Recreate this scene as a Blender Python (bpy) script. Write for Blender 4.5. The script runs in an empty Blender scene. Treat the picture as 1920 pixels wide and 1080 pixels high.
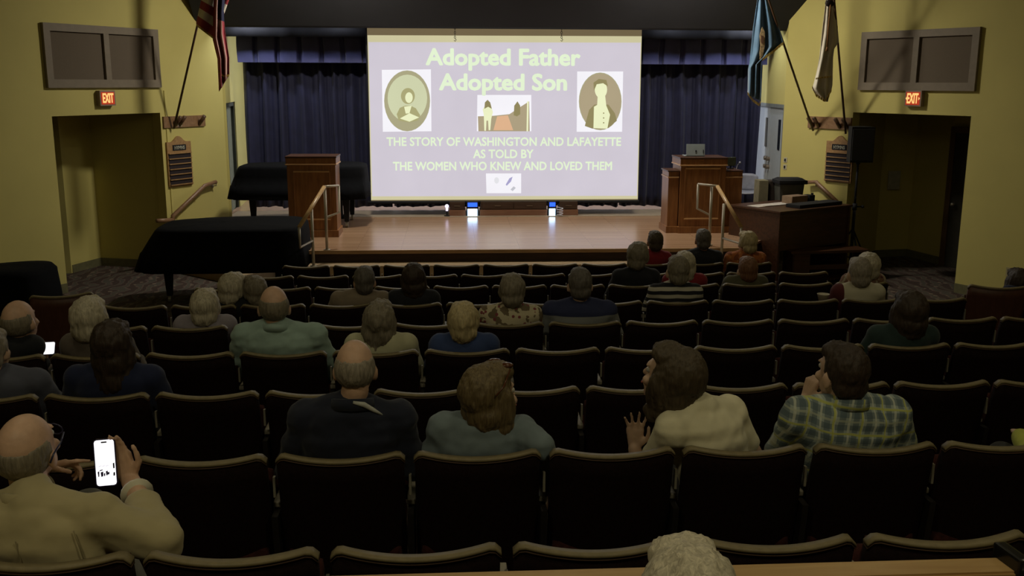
import bpy, bmesh, math, random
from mathutils import Vector as V, Matrix, Euler, noise
random.seed(7)
PI = math.pi
S = bpy.context.scene
COL = S.collection

# ------------------------------------------------------------------ camera
ZC = 2.84
FPX, PITCH, YAW, ROLL = 1839.644, 0.20676, 0.06069, -0.00367
fw = V((math.sin(YAW)*math.cos(PITCH), math.cos(YAW)*math.cos(PITCH), -math.sin(PITCH)))
r0 = V((math.cos(YAW), -math.sin(YAW), 0)); d0 = fw.cross(r0)
RR = r0*math.cos(ROLL) + d0*math.sin(ROLL); DD = -r0*math.sin(ROLL) + d0*math.cos(ROLL)
cam = bpy.data.cameras.new('camera'); co = bpy.data.objects.new('camera', cam); COL.objects.link(co)
cam.sensor_width = 36; cam.lens = 36*FPX/1920; cam.clip_start = 0.05; cam.clip_end = 100
m3 = Matrix((RR, -DD, -fw)).transposed()
co.matrix_world = Matrix.Translation((0, 0, ZC)) @ m3.to_4x4()
S.camera = co
def at(px, py, Y):
    "the point where the sight line through a pixel of the 1920x1080 photo reaches depth Y"
    r = RR*((px-960)/FPX) + DD*((py-540)/FPX) + fw
    return V((0, 0, ZC)) + r*(Y/r.y)
def atz(px, py, z):
    r = RR*((px-960)/FPX) + DD*((py-540)/FPX) + fw
    return V((0, 0, ZC)) + r*((z-ZC)/r.z)

# ------------------------------------------------------------------ world, lights, exposure
S.view_settings.view_transform = 'Standard'; S.view_settings.look = 'None'
S.view_settings.exposure = 0.0; S.view_settings.gamma = 1.0
S.view_settings.use_curve_mapping = False
w = bpy.data.worlds.new('world'); S.world = w; w.use_nodes = True
w.node_tree.nodes['Background'].inputs[0].default_value = (0.5, 0.42, 0.3, 1)
w.node_tree.nodes['Background'].inputs[1].default_value = 0.01
def area(name, loc, target, size, energy, col, size_y=None, spread=PI):
    l = bpy.data.lights.new(name, 'AREA'); l.energy = energy; l.color = col; l.size = size
    if size_y: l.shape = 'RECTANGLE'; l.size_y = size_y
    l.spread = spread
    o = bpy.data.objects.new(name, l); COL.objects.link(o); o.location = loc
    o.rotation_euler = (V(target)-V(loc)).to_track_quat('-Z', 'Y').to_euler()
    return o
WARM = (1.0, 0.90, 0.57); COOL = (0.80, 0.85, 1.0); NEUT = (1.0, 0.93, 0.78)
# recessed lamps above the apron, out of the frame
for x, e in ((-1.3, 82), (0.9, 12), (3.1, 82)):
    area('apron_lamp', (x, 14.1, 4.62), ((x-.9)*1.5+.9, 14.6, 0), 0.3, e, NEUT)
# border light behind the header
for x, t_, e in ((-3.35, -1.9, 14), (-1.75, -3.2, 4), (3.55, 4.9, 4), (5.0, 3.8, 12)):
    area('border_lamp', (x, 16.2, 3.88), (t_, 17.2, 1.6), 0.16, e, COOL, 0.10)
area('stage_wash_lamp', (0.9, 15.75, 4.15), (0.9, 14.6, 0.64), 3.0, 26, NEUT, 0.2)
# work light behind the rear curtain
area('backstage_lamp', (0.9, 18.2, 4.2), (0.9, 17.9, 0.64), 7.0, 200, COOL, 0.3)
# dimmed house lamps over the audience
for x, y, e in ((-2.2, 8.6, 4.5), (0.9, 9.5, 4), (4.0, 8.6, 5), (-2.2, 4.6, 8), (0.9, 4.4, 7), (4.0, 4.6, 8), (-1.5, 0.6, 24), (1.7, 0.6, 24)):
    area('house_lamp', (x, y, 5.1), (x, y+0.1, 0), 0.5, e, WARM)

# ------------------------------------------------------------------ materials
MC = {}
def mat(name, col, rough=0.7, metal=0.0, var=0.15, scale=12.0, bump=0.0, bscale=80.0, emit=None, estr=1.0, spec=0.4, sheen=0.0, coat=0.0):
    if name in MC: return MC[name]
    m = bpy.data.materials.new(name); m.use_nodes = True; nt = m.node_tree; b = nt.nodes['Principled BSDF']
    b.inputs['Roughness'].default_value = rough; b.inputs['Metallic'].default_value = metal
    b.inputs['Specular IOR Level'].default_value = spec
    b.inputs['Sheen Weight'].default_value = sheen; b.inputs['Coat Weight'].default_value = coat
    tc = nt.nodes.new('ShaderNodeTexCoord'); n = nt.nodes.new('ShaderNodeTexNoise'); n.inputs['Scale'].default_value = scale
    n.inputs['Detail'].default_value = 4
    nt.links.new(tc.outputs['Object'], n.inputs['Vector'])
    rp = nt.nodes.new('ShaderNodeValToRGB'); rp.color_ramp.elements[0].position = .3; rp.color_ramp.elements[1].position = .7
    c = V(col[:3])
    rp.color_ramp.elements[0].color = (*[max(0, k*(1-var)) for k in c], 1)
    rp.color_ramp.elements[1].color = (*[min(1, k*(1+var)) for k in c], 1)
    nt.links.new(n.outputs['Fac'], rp.inputs['Fac']); nt.links.new(rp.outputs['Color'], b.inputs['Base Color'])
    if bump:
        n2 = nt.nodes.new('ShaderNodeTexNoise'); n2.inputs['Scale'].default_value = bscale
        nt.links.new(tc.outputs['Object'], n2.inputs['Vector'])
        bp = nt.nodes.new('ShaderNodeBump'); bp.inputs['Strength'].default_value = bump; bp.inputs['Distance'].default_value = .01
        nt.links.new(n2.outputs['Fac'], bp.inputs['Height']); nt.links.new(bp.outputs['Normal'], b.inputs['Normal'])
    if emit:
        b.inputs['Emission Color'].default_value = (*emit, 1); b.inputs['Emission Strength'].default_value = estr
    MC[name] = m
    return m
def srgb(r, g, b):
    f = lambda c: (c/255/12.92) if c/255 <= .04045 else ((c/255+.055)/1.055)**2.4
    return (f(r), f(g), f(b))
def wood(name, c1, c2, rough=0.45, axis='X', scale=3.0, bump=.08):
    if name in MC: return MC[name]
    m = bpy.data.materials.new(name); m.use_nodes = True; nt = m.node_tree; b = nt.nodes['Principled BSDF']
    tc = nt.nodes.new('ShaderNodeTexCoord'); mp = nt.nodes.new('ShaderNodeMapping')
    sc = {'X': (1, 9, 9), 'Y': (9, 1, 9), 'Z': (9, 9, 1)}[axis]
    mp.inputs['Scale'].default_value = sc
    n = nt.nodes.new('ShaderNodeTexNoise'); n.inputs['Scale'].default_value = scale; n.inputs['Detail'].default_value = 6; n.inputs['Distortion'].default_value = .6
    rp = nt.nodes.new('ShaderNodeValToRGB'); rp.color_ramp.elements[0].position = .3; rp.color_ramp.elements[1].position = .72
    rp.color_ramp.elements[0].color = (*c1, 1); rp.color_ramp.elements[1].color = (*c2, 1)
    bp = nt.nodes.new('ShaderNodeBump'); bp.inputs['Strength'].default_value = bump; bp.inputs['Distance'].default_value = .01
    L = nt.links.new
    L(tc.outputs['Object'], mp.inputs['Vector']); L(mp.outputs['Vector'], n.inputs['Vector']); L(n.outputs['Fac'], rp.inputs['Fac'])
    L(rp.outputs['Color'], b.inputs['Base Color']); L(n.outputs['Fac'], bp.inputs['Height']); L(bp.outputs['Normal'], b.inputs['Normal'])
    b.inputs['Roughness'].default_value = rough
    MC[name] = m
    return m
def glow(name, col, st=1.0):
    if name in MC: return MC[name]
    m = bpy.data.materials.new(name); m.use_nodes = True; nt = m.node_tree; b = nt.nodes['Principled BSDF']
    b.inputs['Base Color'].default_value = (.02, .02, .02, 1); b.inputs['Roughness'].default_value = .9
    b.inputs['Specular IOR Level'].default_value = 0.0
    tc = nt.nodes.new('ShaderNodeTexCoord'); n = nt.nodes.new('ShaderNodeTexNoise'); n.inputs['Scale'].default_value = 1.6
    rp = nt.nodes.new('ShaderNodeValToRGB')
    rp.color_ramp.elements[0].color = (*[k*.93 for k in col], 1); rp.color_ramp.elements[1].color = (*[k*1.05 for k in col], 1)
    nt.links.new(tc.outputs['Object'], n.inputs['Vector']); nt.links.new(n.outputs['Fac'], rp.inputs['Fac'])
    nt.links.new(rp.outputs['Color'], b.inputs['Emission Color']); b.inputs['Emission Strength'].default_value = st
    MC[name] = m
    return m
def nodemat(name, build, rough=.85):
    if name in MC: return MC[name]
    m = bpy.data.materials.new(name); m.use_nodes = True; nt = m.node_tree; b = nt.nodes['Principled BSDF']
    b.inputs['Roughness'].default_value = rough
    tc = nt.nodes.new('ShaderNodeTexCoord')
    build(nt, nt.links.new, b, tc)
    MC[name] = m
    return m
def mathn(nt, op, a, b=None):
    n = nt.nodes.new('ShaderNodeMath'); n.operation = op
    for i, v in enumerate((a, b)):
        if v is None: continue
        if isinstance(v, (int, float)): n.inputs[i].default_value = v
        else: nt.links.new(v, n.inputs[i])
    return n.outputs[0]
def mixc(nt, fac, a, b):
    n = nt.nodes.new('ShaderNodeMix'); n.data_type = 'RGBA'
    for s, v in ((0, fac), (6, a), (7, b)):
        if isinstance(v, (int, float)): n.inputs[s].default_value = v
        elif isinstance(v, tuple): n.inputs[s].default_value = (*v, 1)
        else: nt.links.new(v, n.inputs[s])
    return n.outputs[2]

# ------------------------------------------------------------------ mesh building
class MB:
    def __init__(s): s.b = bmesh.new()
    def box(s, c, size, rot=None, bev=0.0):
        M = Matrix.Translation(c)
        if rot is not None: M = M @ (rot.to_matrix().to_4x4() if isinstance(rot, Euler) else Matrix.Rotation(rot, 4, 'Z'))
        M = M @ Matrix.Diagonal((*size, 1))
        g = bmesh.ops.create_cube(s.b, size=1, matrix=M)
        if bev:
            ed = {e for v in g['verts'] for e in v.link_edges}
            bmesh.ops.bevel(s.b, geom=list(ed), offset=bev, segments=2, affect='EDGES', profile=.7)
        return s
    def bb(s, a, b, bev=0.0):
        return s.box([(a[i]+b[i])/2 for i in range(3)], [abs(a[i]-b[i]) for i in range(3)], bev=bev)
    def ring(s, pts): return [s.b.verts.new(p) for p in pts]
    def loft(s, rings, cap=True, closed=True):
        R = [s.ring(r) for r in rings]
        for A, B in zip(R, R[1:]):
            n = len(A)
            for i in range(n if closed else n-1):
                s.b.faces.new((A[i], A[(i+1) % n], B[(i+1) % n], B[i]))
        if cap and closed:
            s.b.faces.new(list(reversed(R[0]))); s.b.faces.new(R[-1])
        return s
    def cyl(s, p0, p1, ra, rb=None, n=10):
        p0, p1 = V(p0), V(p1); rb = ra if rb is None else rb
        d = (p1-p0).normalized(); u = d.orthogonal().normalized(); v = d.cross(u)
        return s.loft([[p+(u*math.cos(2*PI*i/n)+v*math.sin(2*PI*i/n))*r for i in range(n)] for p, r in ((p0, ra), (p1, rb))])
    def tube(s, pts, r, n=8, caps=True):
        pts = [V(p) for p in pts]; rings = []
        rad = r if isinstance(r, (list, tuple)) else [r]*len(pts)
        u = None
        for i, p in enumerate(pts):
            d = (pts[min(i+1, len(pts)-1)]-pts[max(i-1, 0)]).normalized()
            u = d.orthogonal().normalized() if u is None else (u-d*u.dot(d)).normalized()
            v = d.cross(u)
            rings.append([p+(u*math.cos(2*PI*k/n)+v*math.sin(2*PI*k/n))*rad[i] for k in range(n)])
        return s.loft(rings, cap=caps)
    def ball(s, c, r, seg=12, M=None):
        r = (r, r, r) if isinstance(r, (int, float)) else r
        X = Matrix.Translation(c)
        if M is not None: X = X @ M.to_4x4()
        X = X @ Matrix.Diagonal((*r, 1)); nv = max(6, seg//2+2); new = s.b.verts.new
        R = [[new(X @ V((math.sin(PI*j/nv)*math.cos(2*PI*i/seg), math.sin(PI*j/nv)*math.sin(2*PI*i/seg), math.cos(PI*j/nv)))) for i in range(seg)] for j in range(1, nv)]
        t, b = new(X @ V((0, 0, 1))), new(X @ V((0, 0, -1))); F = s.b.faces.new
        for i in range(seg):
            k = (i+1) % seg; F((t, R[0][i], R[0][k])); F((b, R[-1][k], R[-1][i]))
            for A, B in zip(R, R[1:]): F((A[i], B[i], B[k], A[k]))
        return s
    def cap(s, p0, p1, a, b, seg=12):
        "a limb: two balls and the cone between them"
        s.ball(p0, a, seg); s.ball(p1, b, seg)
        if (V(p1)-V(p0)).length > 1e-4: s.cyl(p0, p1, a*.995, b*.995, seg)
        return s
    def prism(s, poly, h0, h1, f):
        "poly of 2D points extruded from h0 to h1; f maps (u,v,h) to 3D"
        return s.loft([[f(u, v, h) for u, v in poly] for h in (h0, h1)])
    def sheet(s, grid):
        R = [s.ring(r) for r in grid]
        for A, B in zip(R, R[1:]):
            for i in range(len(A)-1): s.b.faces.new((A[i], A[i+1], B[i+1], B[i]))
        return s
    def mesh(s, name, m=None, smooth=False, off=None):
        bmesh.ops.recalc_face_normals(s.b, faces=s.b.faces)
        me = bpy.data.meshes.new(name)
        if off is not None: bmesh.ops.translate(s.b, verts=s.b.verts, vec=-V(off))
        s.b.to_mesh(me); s.b.free()
        if m: me.materials.append(m)
        if smooth: me.shade_smooth() if hasattr(me, 'shade_smooth') else None
        return me
ORG = {}
def obj(name, me, parent=None, loc=None, **kw):
    o = bpy.data.objects.new(name, me); COL.objects.link(o)
    if parent is not None: o.parent = parent
    if loc is not None: o.location = loc
    for k, v in kw.items(): o[k] = v
    return o
def wob(name, mb, m, parent=None, smooth=False, base=None, **kw):
    "a mesh given in world coordinates; its origin is its parent's, or base"
    if parent is not None:
        off = ORG[parent.name]; o = obj(name, mb.mesh(name, m, smooth, off), parent, **kw); ORG[o.name] = off
    else:
        off = V(base) if base is not None else V((0, 0, 0))
        o = obj(name, mb.mesh(name, m, smooth, off), None, off, **kw); ORG[o.name] = off
    return o
def thing(name, label, cat, base, group=None, **kw):
    o = bpy.data.objects.new(name, None); COL.objects.link(o); o.location = base; o.empty_display_size = .1
    o['label'] = label; o['category'] = cat
    if group: o['group'] = group
    for k, v in kw.items(): o[k] = v
    ORG[o.name] = V(base)
    return o
def copytree(o, parent=None):
    c = o.copy(); COL.objects.link(c)
    if parent is not None: c.parent = parent
    for ch in list(o.children): copytree(ch, c)
    return c
def evalmesh(me, mods, name):
    o = bpy.data.objects.new('tmp', me); COL.objects.link(o)
    for t, kw in mods:
        m = o.modifiers.new(t, t)
        for k, v in kw.items(): setattr(m, k, v)
    dg = bpy.context.evaluated_depsgraph_get(); dg.update()
    r = bpy.data.meshes.new_from_object(o.evaluated_get(dg)); r.name = name
    bpy.data.objects.remove(o); bpy.data.meshes.remove(me)
    return r
def textmesh(body, bold=.0, ext=.01, shear=0.0):
    c = bpy.data.curves.new('text', 'FONT'); c.body = body; c.size = 1; c.offset = bold; c.extrude = ext; c.resolution_u = 3; c.shear = shear
    o = bpy.data.objects.new('tmp', c); COL.objects.link(o)
    dg = bpy.context.evaluated_depsgraph_get(); dg.update()
    me = bpy.data.meshes.new_from_object(o.evaluated_get(dg)); bpy.data.objects.remove(o)
    return me
def lettering(body, o, ux, uz, width, height, m, parent, bold=.03, thick=.003, name='lettering', nrm=None, **kw):
    "text whose box starts at o, runs along ux for width and up uz for height"
    me = textmesh(body, 0.0)
    if bold:
        base = me; mb_ = bmesh.new()
        for q in range(8):
            k0 = len(mb_.verts); mb_.from_mesh(base); mb_.verts.ensure_lookup_table()
            for v in mb_.verts[k0:]: v.co += V((bold*math.cos(q*PI/4), bold*math.sin(q*PI/4), 0))
        me = bpy.data.meshes.new(name); mb_.to_mesh(me); mb_.free(); bpy.data.meshes.remove(base)
    xs = [v.co.x for v in me.vertices]; ys = [v.co.y for v in me.vertices if True]
    x0, x1 = min(xs), max(xs); y1 = max(ys); y0 = 0.0
    nn = nrm if nrm else V(uz).cross(V(ux))
    off = ORG[parent.name]
    for v in me.vertices:
        p = V(o) + V(ux)*((v.co.x-x0)/(x1-x0)*width) + V(uz)*((v.co.y-y0)/(y1-y0)*height) + V(nn)*(v.co.z/.01*thick)
        v.co = p-off
    me.materials.clear(); me.materials.append(m)
    r = obj(name, me, parent, **kw); ORG[r.name] = off
    return r

# ------------------------------------------------------------------ common materials
YW = mat('yellow_wall_paint', (.58, .505, .165), .75, var=.05, scale=1.2, bump=.05, bscale=120)
DIMW = YW
BLACK = mat('black_matte', (.007, .007, .009), .8)
DARKCLOTH = mat('black_cover_cloth', (.0045, .005, .0065), .95, bump=.2, bscale=30, spec=.1)
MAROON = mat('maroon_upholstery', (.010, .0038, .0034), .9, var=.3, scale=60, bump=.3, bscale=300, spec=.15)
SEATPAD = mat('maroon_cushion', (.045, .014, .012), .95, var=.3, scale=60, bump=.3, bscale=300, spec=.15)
TRIM = mat('tan_seat_trim', (.20, .16, .085), .5, var=.12, scale=30)
ARM = mat('pale_armrest', (.30, .27, .22), .45, var=.1)
IRON = mat('dark_seat_metal', (.03, .025, .022), .5, .5)
OAK = wood('lectern_oak', (.19, .075, .022), (.33, .145, .045), .4, 'Z')
OAKL = wood('lectern_trim_oak', (.46, .26, .11), (.62, .38, .18), .38, 'X')
TANW = wood('tan_rail_wood', (.42, .25, .10), (.55, .36, .16), .35, 'X')
STEEL = mat('brushed_rail_metal', (.50, .45, .36), .35, .25, var=.05)
WALN = wood('organ_walnut', (.038, .014, .006), (.075, .028, .011), .42, 'X')
BRD = wood('board_oak', (.28, .15, .055), (.42, .25, .10), .5, 'X')

# ------------------------------------------------------------------ floor of the house
Z0 = [('A', 3.5605, 1.4315, -.7076, -2, 6), ('B', 4.6303, 1.3464, -1.476, -2, 8), ('C', 5.4788, 1.3140, -1.2493, -3, 8),
      ('D', 6.4015, 1.2448, -1.4921, -2, 10), ('E', 7.4710, 1.1447, 1.5133, -8, 4), ('F', 8.6320, 1.0391, -.2000, -4, 7),
      ('G', 9.4033, .9925, .0558, -4, 6), ('H', 10.2726, .9316, -1.2927, -1, 8), ('Z', 2.60, 1.515, -.38, -2, 3)]
ROW = {r[0]: (r[1], r[2]-.87) for r in Z0}
FP = sorted([(-2.0, .993)] + [(y+.1, z) for y, z in ROW.values()] + [(11.1, .0), (30, 0)])
def fz(y):
    for (a, za), (b, zb) in zip(FP, FP[1:]):
        if y <= b: return za + (zb-za)*max(0, (y-a))/(b-a)
    return 0
def carpet(nt, L, b, tc):
    w1 = nt.nodes.new('ShaderNodeTexWave'); w1.inputs['Scale'].default_value = 1.6; w1.inputs['Distortion'].default_value = 9; w1.inputs['Detail'].default_value = 2; w1.inputs['Detail Scale'].default_value = 1.4
    v = nt.nodes.new('ShaderNodeTexVoronoi'); v.inputs['Scale'].default_value = 5
    n = nt.nodes.new('ShaderNodeTexNoise'); n.inputs['Scale'].default_value = 240
    for k in (w1, v, n): L(tc.outputs['Object'], k.inputs['Vector'])
    r1 = nt.nodes.new('ShaderNodeValToRGB'); e = r1.color_ramp.elements
    e[0].position = .35; e[0].color = (.055, .030, .022, 1); e[1].position = .55; e[1].color = (.17, .11, .085, 1)
    k = e.new(.8); k.color = (.085, .075, .055, 1)
    L(w1.outputs['Fac'], r1.inputs['Fac'])
    c = mixc(nt, mathn(nt, 'LESS_THAN', v.outputs['Distance'], .16), r1.outputs['Color'], (.26, .20, .14))
    c = mixc(nt, mathn(nt, 'MULTIPLY', n.outputs['Fac'], .5), c, (.02, .015, .012))
    L(c, b.inputs['Base Color'])
    bp = nt.nodes.new('ShaderNodeBump'); bp.inputs['Strength'].default_value = .4; bp.inputs['Distance'].default_value = .01
    L(n.outputs['Fac'], bp.inputs['Height']); L(bp.outputs['Normal'], b.inputs['Normal'])
CARPET = nodemat('patterned_carpet', carpet, .95)
mb = MB()
ys = [-2.2]+[p[0] for p in FP[1:-1]]+[19.5]
mb.loft([[(x, y, z) for x, y, z in ((-10.5, y, fz(y)), (11.5, y, fz(y)), (11.5, y, fz(y)-.2), (-10.5, y, fz(y)-.2))] for y in ys])
wob('floor', mb, CARPET, kind='structure', label='dark patterned carpet floor sloping down to the stage')

# ------------------------------------------------------------------ splayed side walls
TH = 0.52186
dL = V((math.sin(TH), math.cos(TH), 0)); dR = V((-math.sin(TH), math.cos(TH), 0))
nL = V((math.cos(TH), -math.sin(TH), 0)); nR = V((-math.cos(TH), -math.sin(TH), 0))   # into the room
PL = V((-5.277, 13.485, 0)); PR = V((6.955, 12.97, 0))
CEIL = 5.25
def wallbox(P, d, n, s0, s1, z0, z1, t0=-.16, t1=0.0, mb=None):
    mb = mb or MB()
    f = lambda u, v, h: P+d*u+n*h+V((0, 0, v))
    return mb.prism([(s0, z0), (s1, z0), (s1, z1), (s0, z1)], t0, t1, f)
# s runs towards the stage; the doorway is s 0..1.88 on the left, 0..1.89 on the right
SL_END, SR_END = 3.226, 3.24
SLD, SRD = 1.88, 1.90
mb = MB()
wallbox(PL, dL, nL, -4.4, 0, -.1, CEIL, mb=mb); wallbox(PL, dL, nL, 0, SLD, 2.376, CEIL, mb=mb); wallbox(PL, dL, nL, SLD, SL_END, -.1, CEIL, mb=mb)
wob('wall_left', mb, YW, kind='structure', label='yellow painted splayed wall left of the stage with a dark doorway')
mb = MB()
wallbox(PR, dR, nR, -4.4, 0, -.1, CEIL, mb=mb); wallbox(PR, dR, nR, 0, SRD, 2.416, CEIL, mb=mb); wallbox(PR, dR, nR, SRD, SR_END, -.1, CEIL, mb=mb)
wob('wall_right', mb, YW, kind='structure', label='yellow painted splayed wall right of the stage with a dark doorway')
a = PL-dL*4.4; b_ = PR-dR*4.4
mb = MB(); mb.bb((a.x-.16, -2.2, 0), (a.x, a.y+.1, CEIL)); wob('wall_left_rear', mb, YW, kind='structure')
mb = MB(); mb.bb((b_.x, -2.2, 0), (b_.x+.16, b_.y+.1, CEIL)); wob('wall_right_rear', mb, YW, kind='structure')
mb = MB(); mb.bb((a.x, -2.36, 0), (b_.x, -2.2, CEIL)); wob('wall_back', mb, YW, kind='structure')
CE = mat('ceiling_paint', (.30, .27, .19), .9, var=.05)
mb = MB(); mb.bb((-11, -2.4, CEIL), (12, 20, CEIL+.15)); wob('ceiling', mb, CE, kind='structure')
# baseboards
BASE = mat('olive_vinyl_baseboard', (.15, .14, .07), .6)
for s, P, d, n, e0 in (('left', PL, dL, nL, SLD), ('right', PR, dR, nR, SRD)):
    mb = MB(); wallbox(P, d, n, -4.3, -.005, 0, .13, .001, .016, mb=mb)
    wob('baseboard_'+s, mb, BASE, kind='structure')
# alcoves behind the two doorways
mb = MB()
def vert_wall(mb, p, q, z0, z1, t=.12):
    p, q = V((*p, 0)), V((*q, 0)); d = (q-p).normalized(); n = V((d.y, -d.x, 0))
    mb.prism([(0, z0), ((q-p).length, z0), ((q-p).length, z1), (0, z1)], -t, 0, lambda u, v, h: p+d*u+n*h+V((0, 0, v)))
vert_wall(mb, (-5.53, 15.55), (-4.28, 15.19), 0, 2.7); vert_wall(mb, (-5.74, 14.88), (-5.53, 15.55), 0, 2.7)
vert_wall(mb, (-7.6, 14.6), (-5.74, 14.88), 0, 2.7)
wob('wall_alcove_left', mb, YW, kind='structure')
ja, jb = PL-nL*.17-dL*.5, PL-nL*.17+dL*2.0
mb = MB(); mb.prism([(ja.x, ja.y), (jb.x, jb.y), (-4.35, 15.5), (-5.5, 15.9), (-7.8, 15.2), (-7.8, 13.4)], 2.55, 2.7, lambda u, v, h: V((u, v, h)))
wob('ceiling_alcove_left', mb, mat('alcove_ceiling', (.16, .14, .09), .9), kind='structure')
mb = MB()
vert_wall(mb, (6.02, 14.72), (7.03, 15.77), 0, 2.7); vert_wall(mb, (7.03, 15.77), (7.62, 15.87), 0, 2.7)
vert_wall(mb, (7.62, 15.87), (7.80, 15.02), 0, 2.7); vert_wall(mb, (7.80, 15.02), (8.35, 13.9), 0, 2.7)
vert_wall(mb, (8.35, 13.9), (9.6, 13.0), 0, 2.7)
wob('wall_alcove_right', mb, YW, kind='structure')
ja, jb = PR-nR*.17-dR*.3, PR-nR*.17+dR*2.0
mb = MB(); mb.prism([(jb.x, jb.y), (7.03, 15.9), (7.8, 16.0), (9.8, 13.2), (ja.x, ja.y)], 2.55, 2.7, lambda u, v, h: V((u, v, h)))
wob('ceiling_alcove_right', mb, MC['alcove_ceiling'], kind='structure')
mb = MB(); vert_wall(mb, (-5.52, 15.52), (-4.3, 15.17), 0, .12, .02); vert_wall(mb, (-5.725, 14.9), (-5.515, 15.54), 0, .12, .02)
wob('baseboard_alcove_left', mb, BASE, kind='structure')
mb = MB()
for p, q in (((6.05, 14.72), (7.03, 15.74)), ((7.03, 15.74), (7.6, 15.85)), ((7.6, 15.85), (7.78, 15.02))): vert_wall(mb, p, q, 0, .12, .02)
wob('baseboard_alcove_right', mb, BASE, kind='structure')
# open door leaf in the left doorway
DARKWOOD = wood('dark_brown_door_wood', (.05, .028, .014), (.09, .05, .024), .45, 'Z')
p = PL+dL*.02-nL*.18; q = p+V((-.42, .86, 0))*.95
dd = (q-p).normalized(); nn = V((dd.y, -dd.x, 0))
dr = thing('door_1', 'open brown door leaf just inside the left doorway', 'door', (p.x, p.y, 0)); dr['kind'] = 'structure'; del dr['category']
mb = MB(); mb.prism([(0, .02), (.9, .02), (.9, 2.3), (0, 2.3)], -.022, .022, lambda u, v, h: p+dd*u+nn*h+V((0, 0, v))); wob('door_leaf', mb, DARKWOOD, dr)
mb = MB()
for sg in (1, -1):
    k = p+dd*.83+nn*sg*.05+V((0, 0, 1.0)); mb.ball(k, .03, 10); mb.cyl(k-nn*sg*.03, k, .012)
wob('door_knob', mb, STEEL, dr, True)
# closed door at the back of the right alcove
p = V((7.80, 15.02, 0))+V((-.02, -.02, 0)); dd = (V((8.35, 13.9, 0))-V((7.80, 15.02, 0))).normalized(); nn = V((-abs(dd.y), -abs(dd.x), 0)).normalized()
dr = thing('door_2', 'dark closed door with brown frame inside the right alcove', 'door', (p.x, p.y, 0)); dr['kind'] = 'structure'; del dr['category']
f = lambda u, v, h: p+dd*u+nn*h+V((0, 0, v))
mb = MB(); mb.prism([(.09, .0), (1.02, 0), (1.02, 2.1), (.09, 2.1)], -.01, .03, f); wob('door_leaf', mb, mat('dark_olive_door', (.045, .042, .03), .5), dr)
mb = MB()
for u0, u1, v0, v1 in ((0, .09, 0, 2.19), (1.02, 1.11, 0, 2.19), (.09, 1.02, 2.1, 2.19)): mb.prism([(u0, v0), (u1, v0), (u1, v1), (u0, v1)], -.01, .055, f)
wob('door_frame', mb, wood('brown_door_frame', (.10, .055, .025), (.16, .09, .04), .4, 'Z'), dr)
mb = MB(); mb.cyl(f(.18, 1.0, .03), f(.18, 1.0, .08), .014); mb.ball(f(.18, 1.0, .10), .032, 12); wob('door_knob', mb, mat('bright_knob', (.8, .78, .7), .25, .8), dr, True)
mb = MB(); mb.prism([(.35, .95), (.95, .95), (.95, 1.08), (.35, 1.08)], .03, .05, f); wob('push_bar', mb, DARKWOOD, dr)
# notice sheet on the alcove back wall
c = at(1691, 338, 15.74)
mb = MB(); mb.box((7.24, 15.74, c.z), (.22, .012, .30), rot=.17, bev=.002)
mb.box((7.24, 15.732, c.z+.06), (.15, .006, .012), rot=.17); mb.box((7.24, 15.732, c.z-.02), (.15, .006, .012), rot=.17)
o = wob('wall_notice', mb, mat('grey_paper', (.45, .43, .36), .8), base=(7.24, 15.73, c.z-.15), label='small pale notice sheet on the dim alcove wall right of the stage', category='notice')
# light switches on the right wall
for k, (px, py) in enumerate(((1472, 300), (1472, 312))):
    pass

# ------------------------------------------------------------------ stage
def stagewood(nt, L, b, tc):
    mp = nt.nodes.new('ShaderNodeMapping'); L(tc.outputs['Object'], mp.inputs['Vector']); mp.inputs['Scale'].default_value = (1, 1, 1)
    br = nt.nodes.new('ShaderNodeTexBrick'); br.inputs['Scale'].default_value = 1; br.inputs['Brick Width'].default_value = 1.6; br.inputs['Row Height'].default_value = .075
    br.inputs['Mortar Size'].default_value = .0025; br.inputs['Color1'].default_value = (.36, .215, .125, 1); br.inputs['Color2'].default_value = (.45, .285, .175, 1)
    br.inputs['Mortar'].default_value = (.2, .11, .06, 1); br.offset = .37
    L(mp.outputs['Vector'], br.inputs['Vector'])
    mp2 = nt.nodes.new('ShaderNodeMapping'); mp2.inputs['Scale'].default_value = (1.2, 14, 1); L(tc.outputs['Object'], mp2.inputs['Vector'])
    n = nt.nodes.new('ShaderNodeTexNoise'); n.inputs['Scale'].default_value = 2.5; n.inputs['Detail'].default_value = 5; L(mp2.outputs['Vector'], n.inputs['Vector'])
    c = mixc(nt, mathn(nt, 'MULTIPLY', n.outputs['Fac'], .3), br.outputs['Color'], (.22, .12, .065))
    L(c, b.inputs['Base Color']); b.inputs['Roughness'].default_value = .27
    n3 = nt.nodes.new('ShaderNodeTexNoise'); n3.inputs['Scale'].default_value = 3; L(tc.outputs['Object'], n3.inputs['Vector'])
    L(mathn(nt, 'ADD', mathn(nt, 'MULTIPLY', n3.outputs['Fac'], .06), .22), b.inputs['Roughness'])
STG = nodemat('stage_floorboards', stagewood, .3)
SZ = .64
outline = [(-2.0, 13.0), (3.95, 13.0), (4.75, 14.15), (5.40, 15.68), (5.75, 19.1), (-3.9, 19.1), (-3.78, 16.2), (-3.98, 15.72), (-2.45, 14.3)]
st = thing('stage', 'raised hardwood stage platform with tan full-width steps', 'stage', (.9, 13, 0)); st['kind'] = 'structure'; del st['category']
flat = lambda u, v, h: V((u, v, h))
mb = MB(); mb.prism(outline, SZ-.035, SZ, flat); wob('stage_deck', mb, STG, st)
cx, cy = .9, 16
ins = [(cx+(x-cx)*.994, cy+(y-cy)*.99) for x, y in outline]
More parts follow.
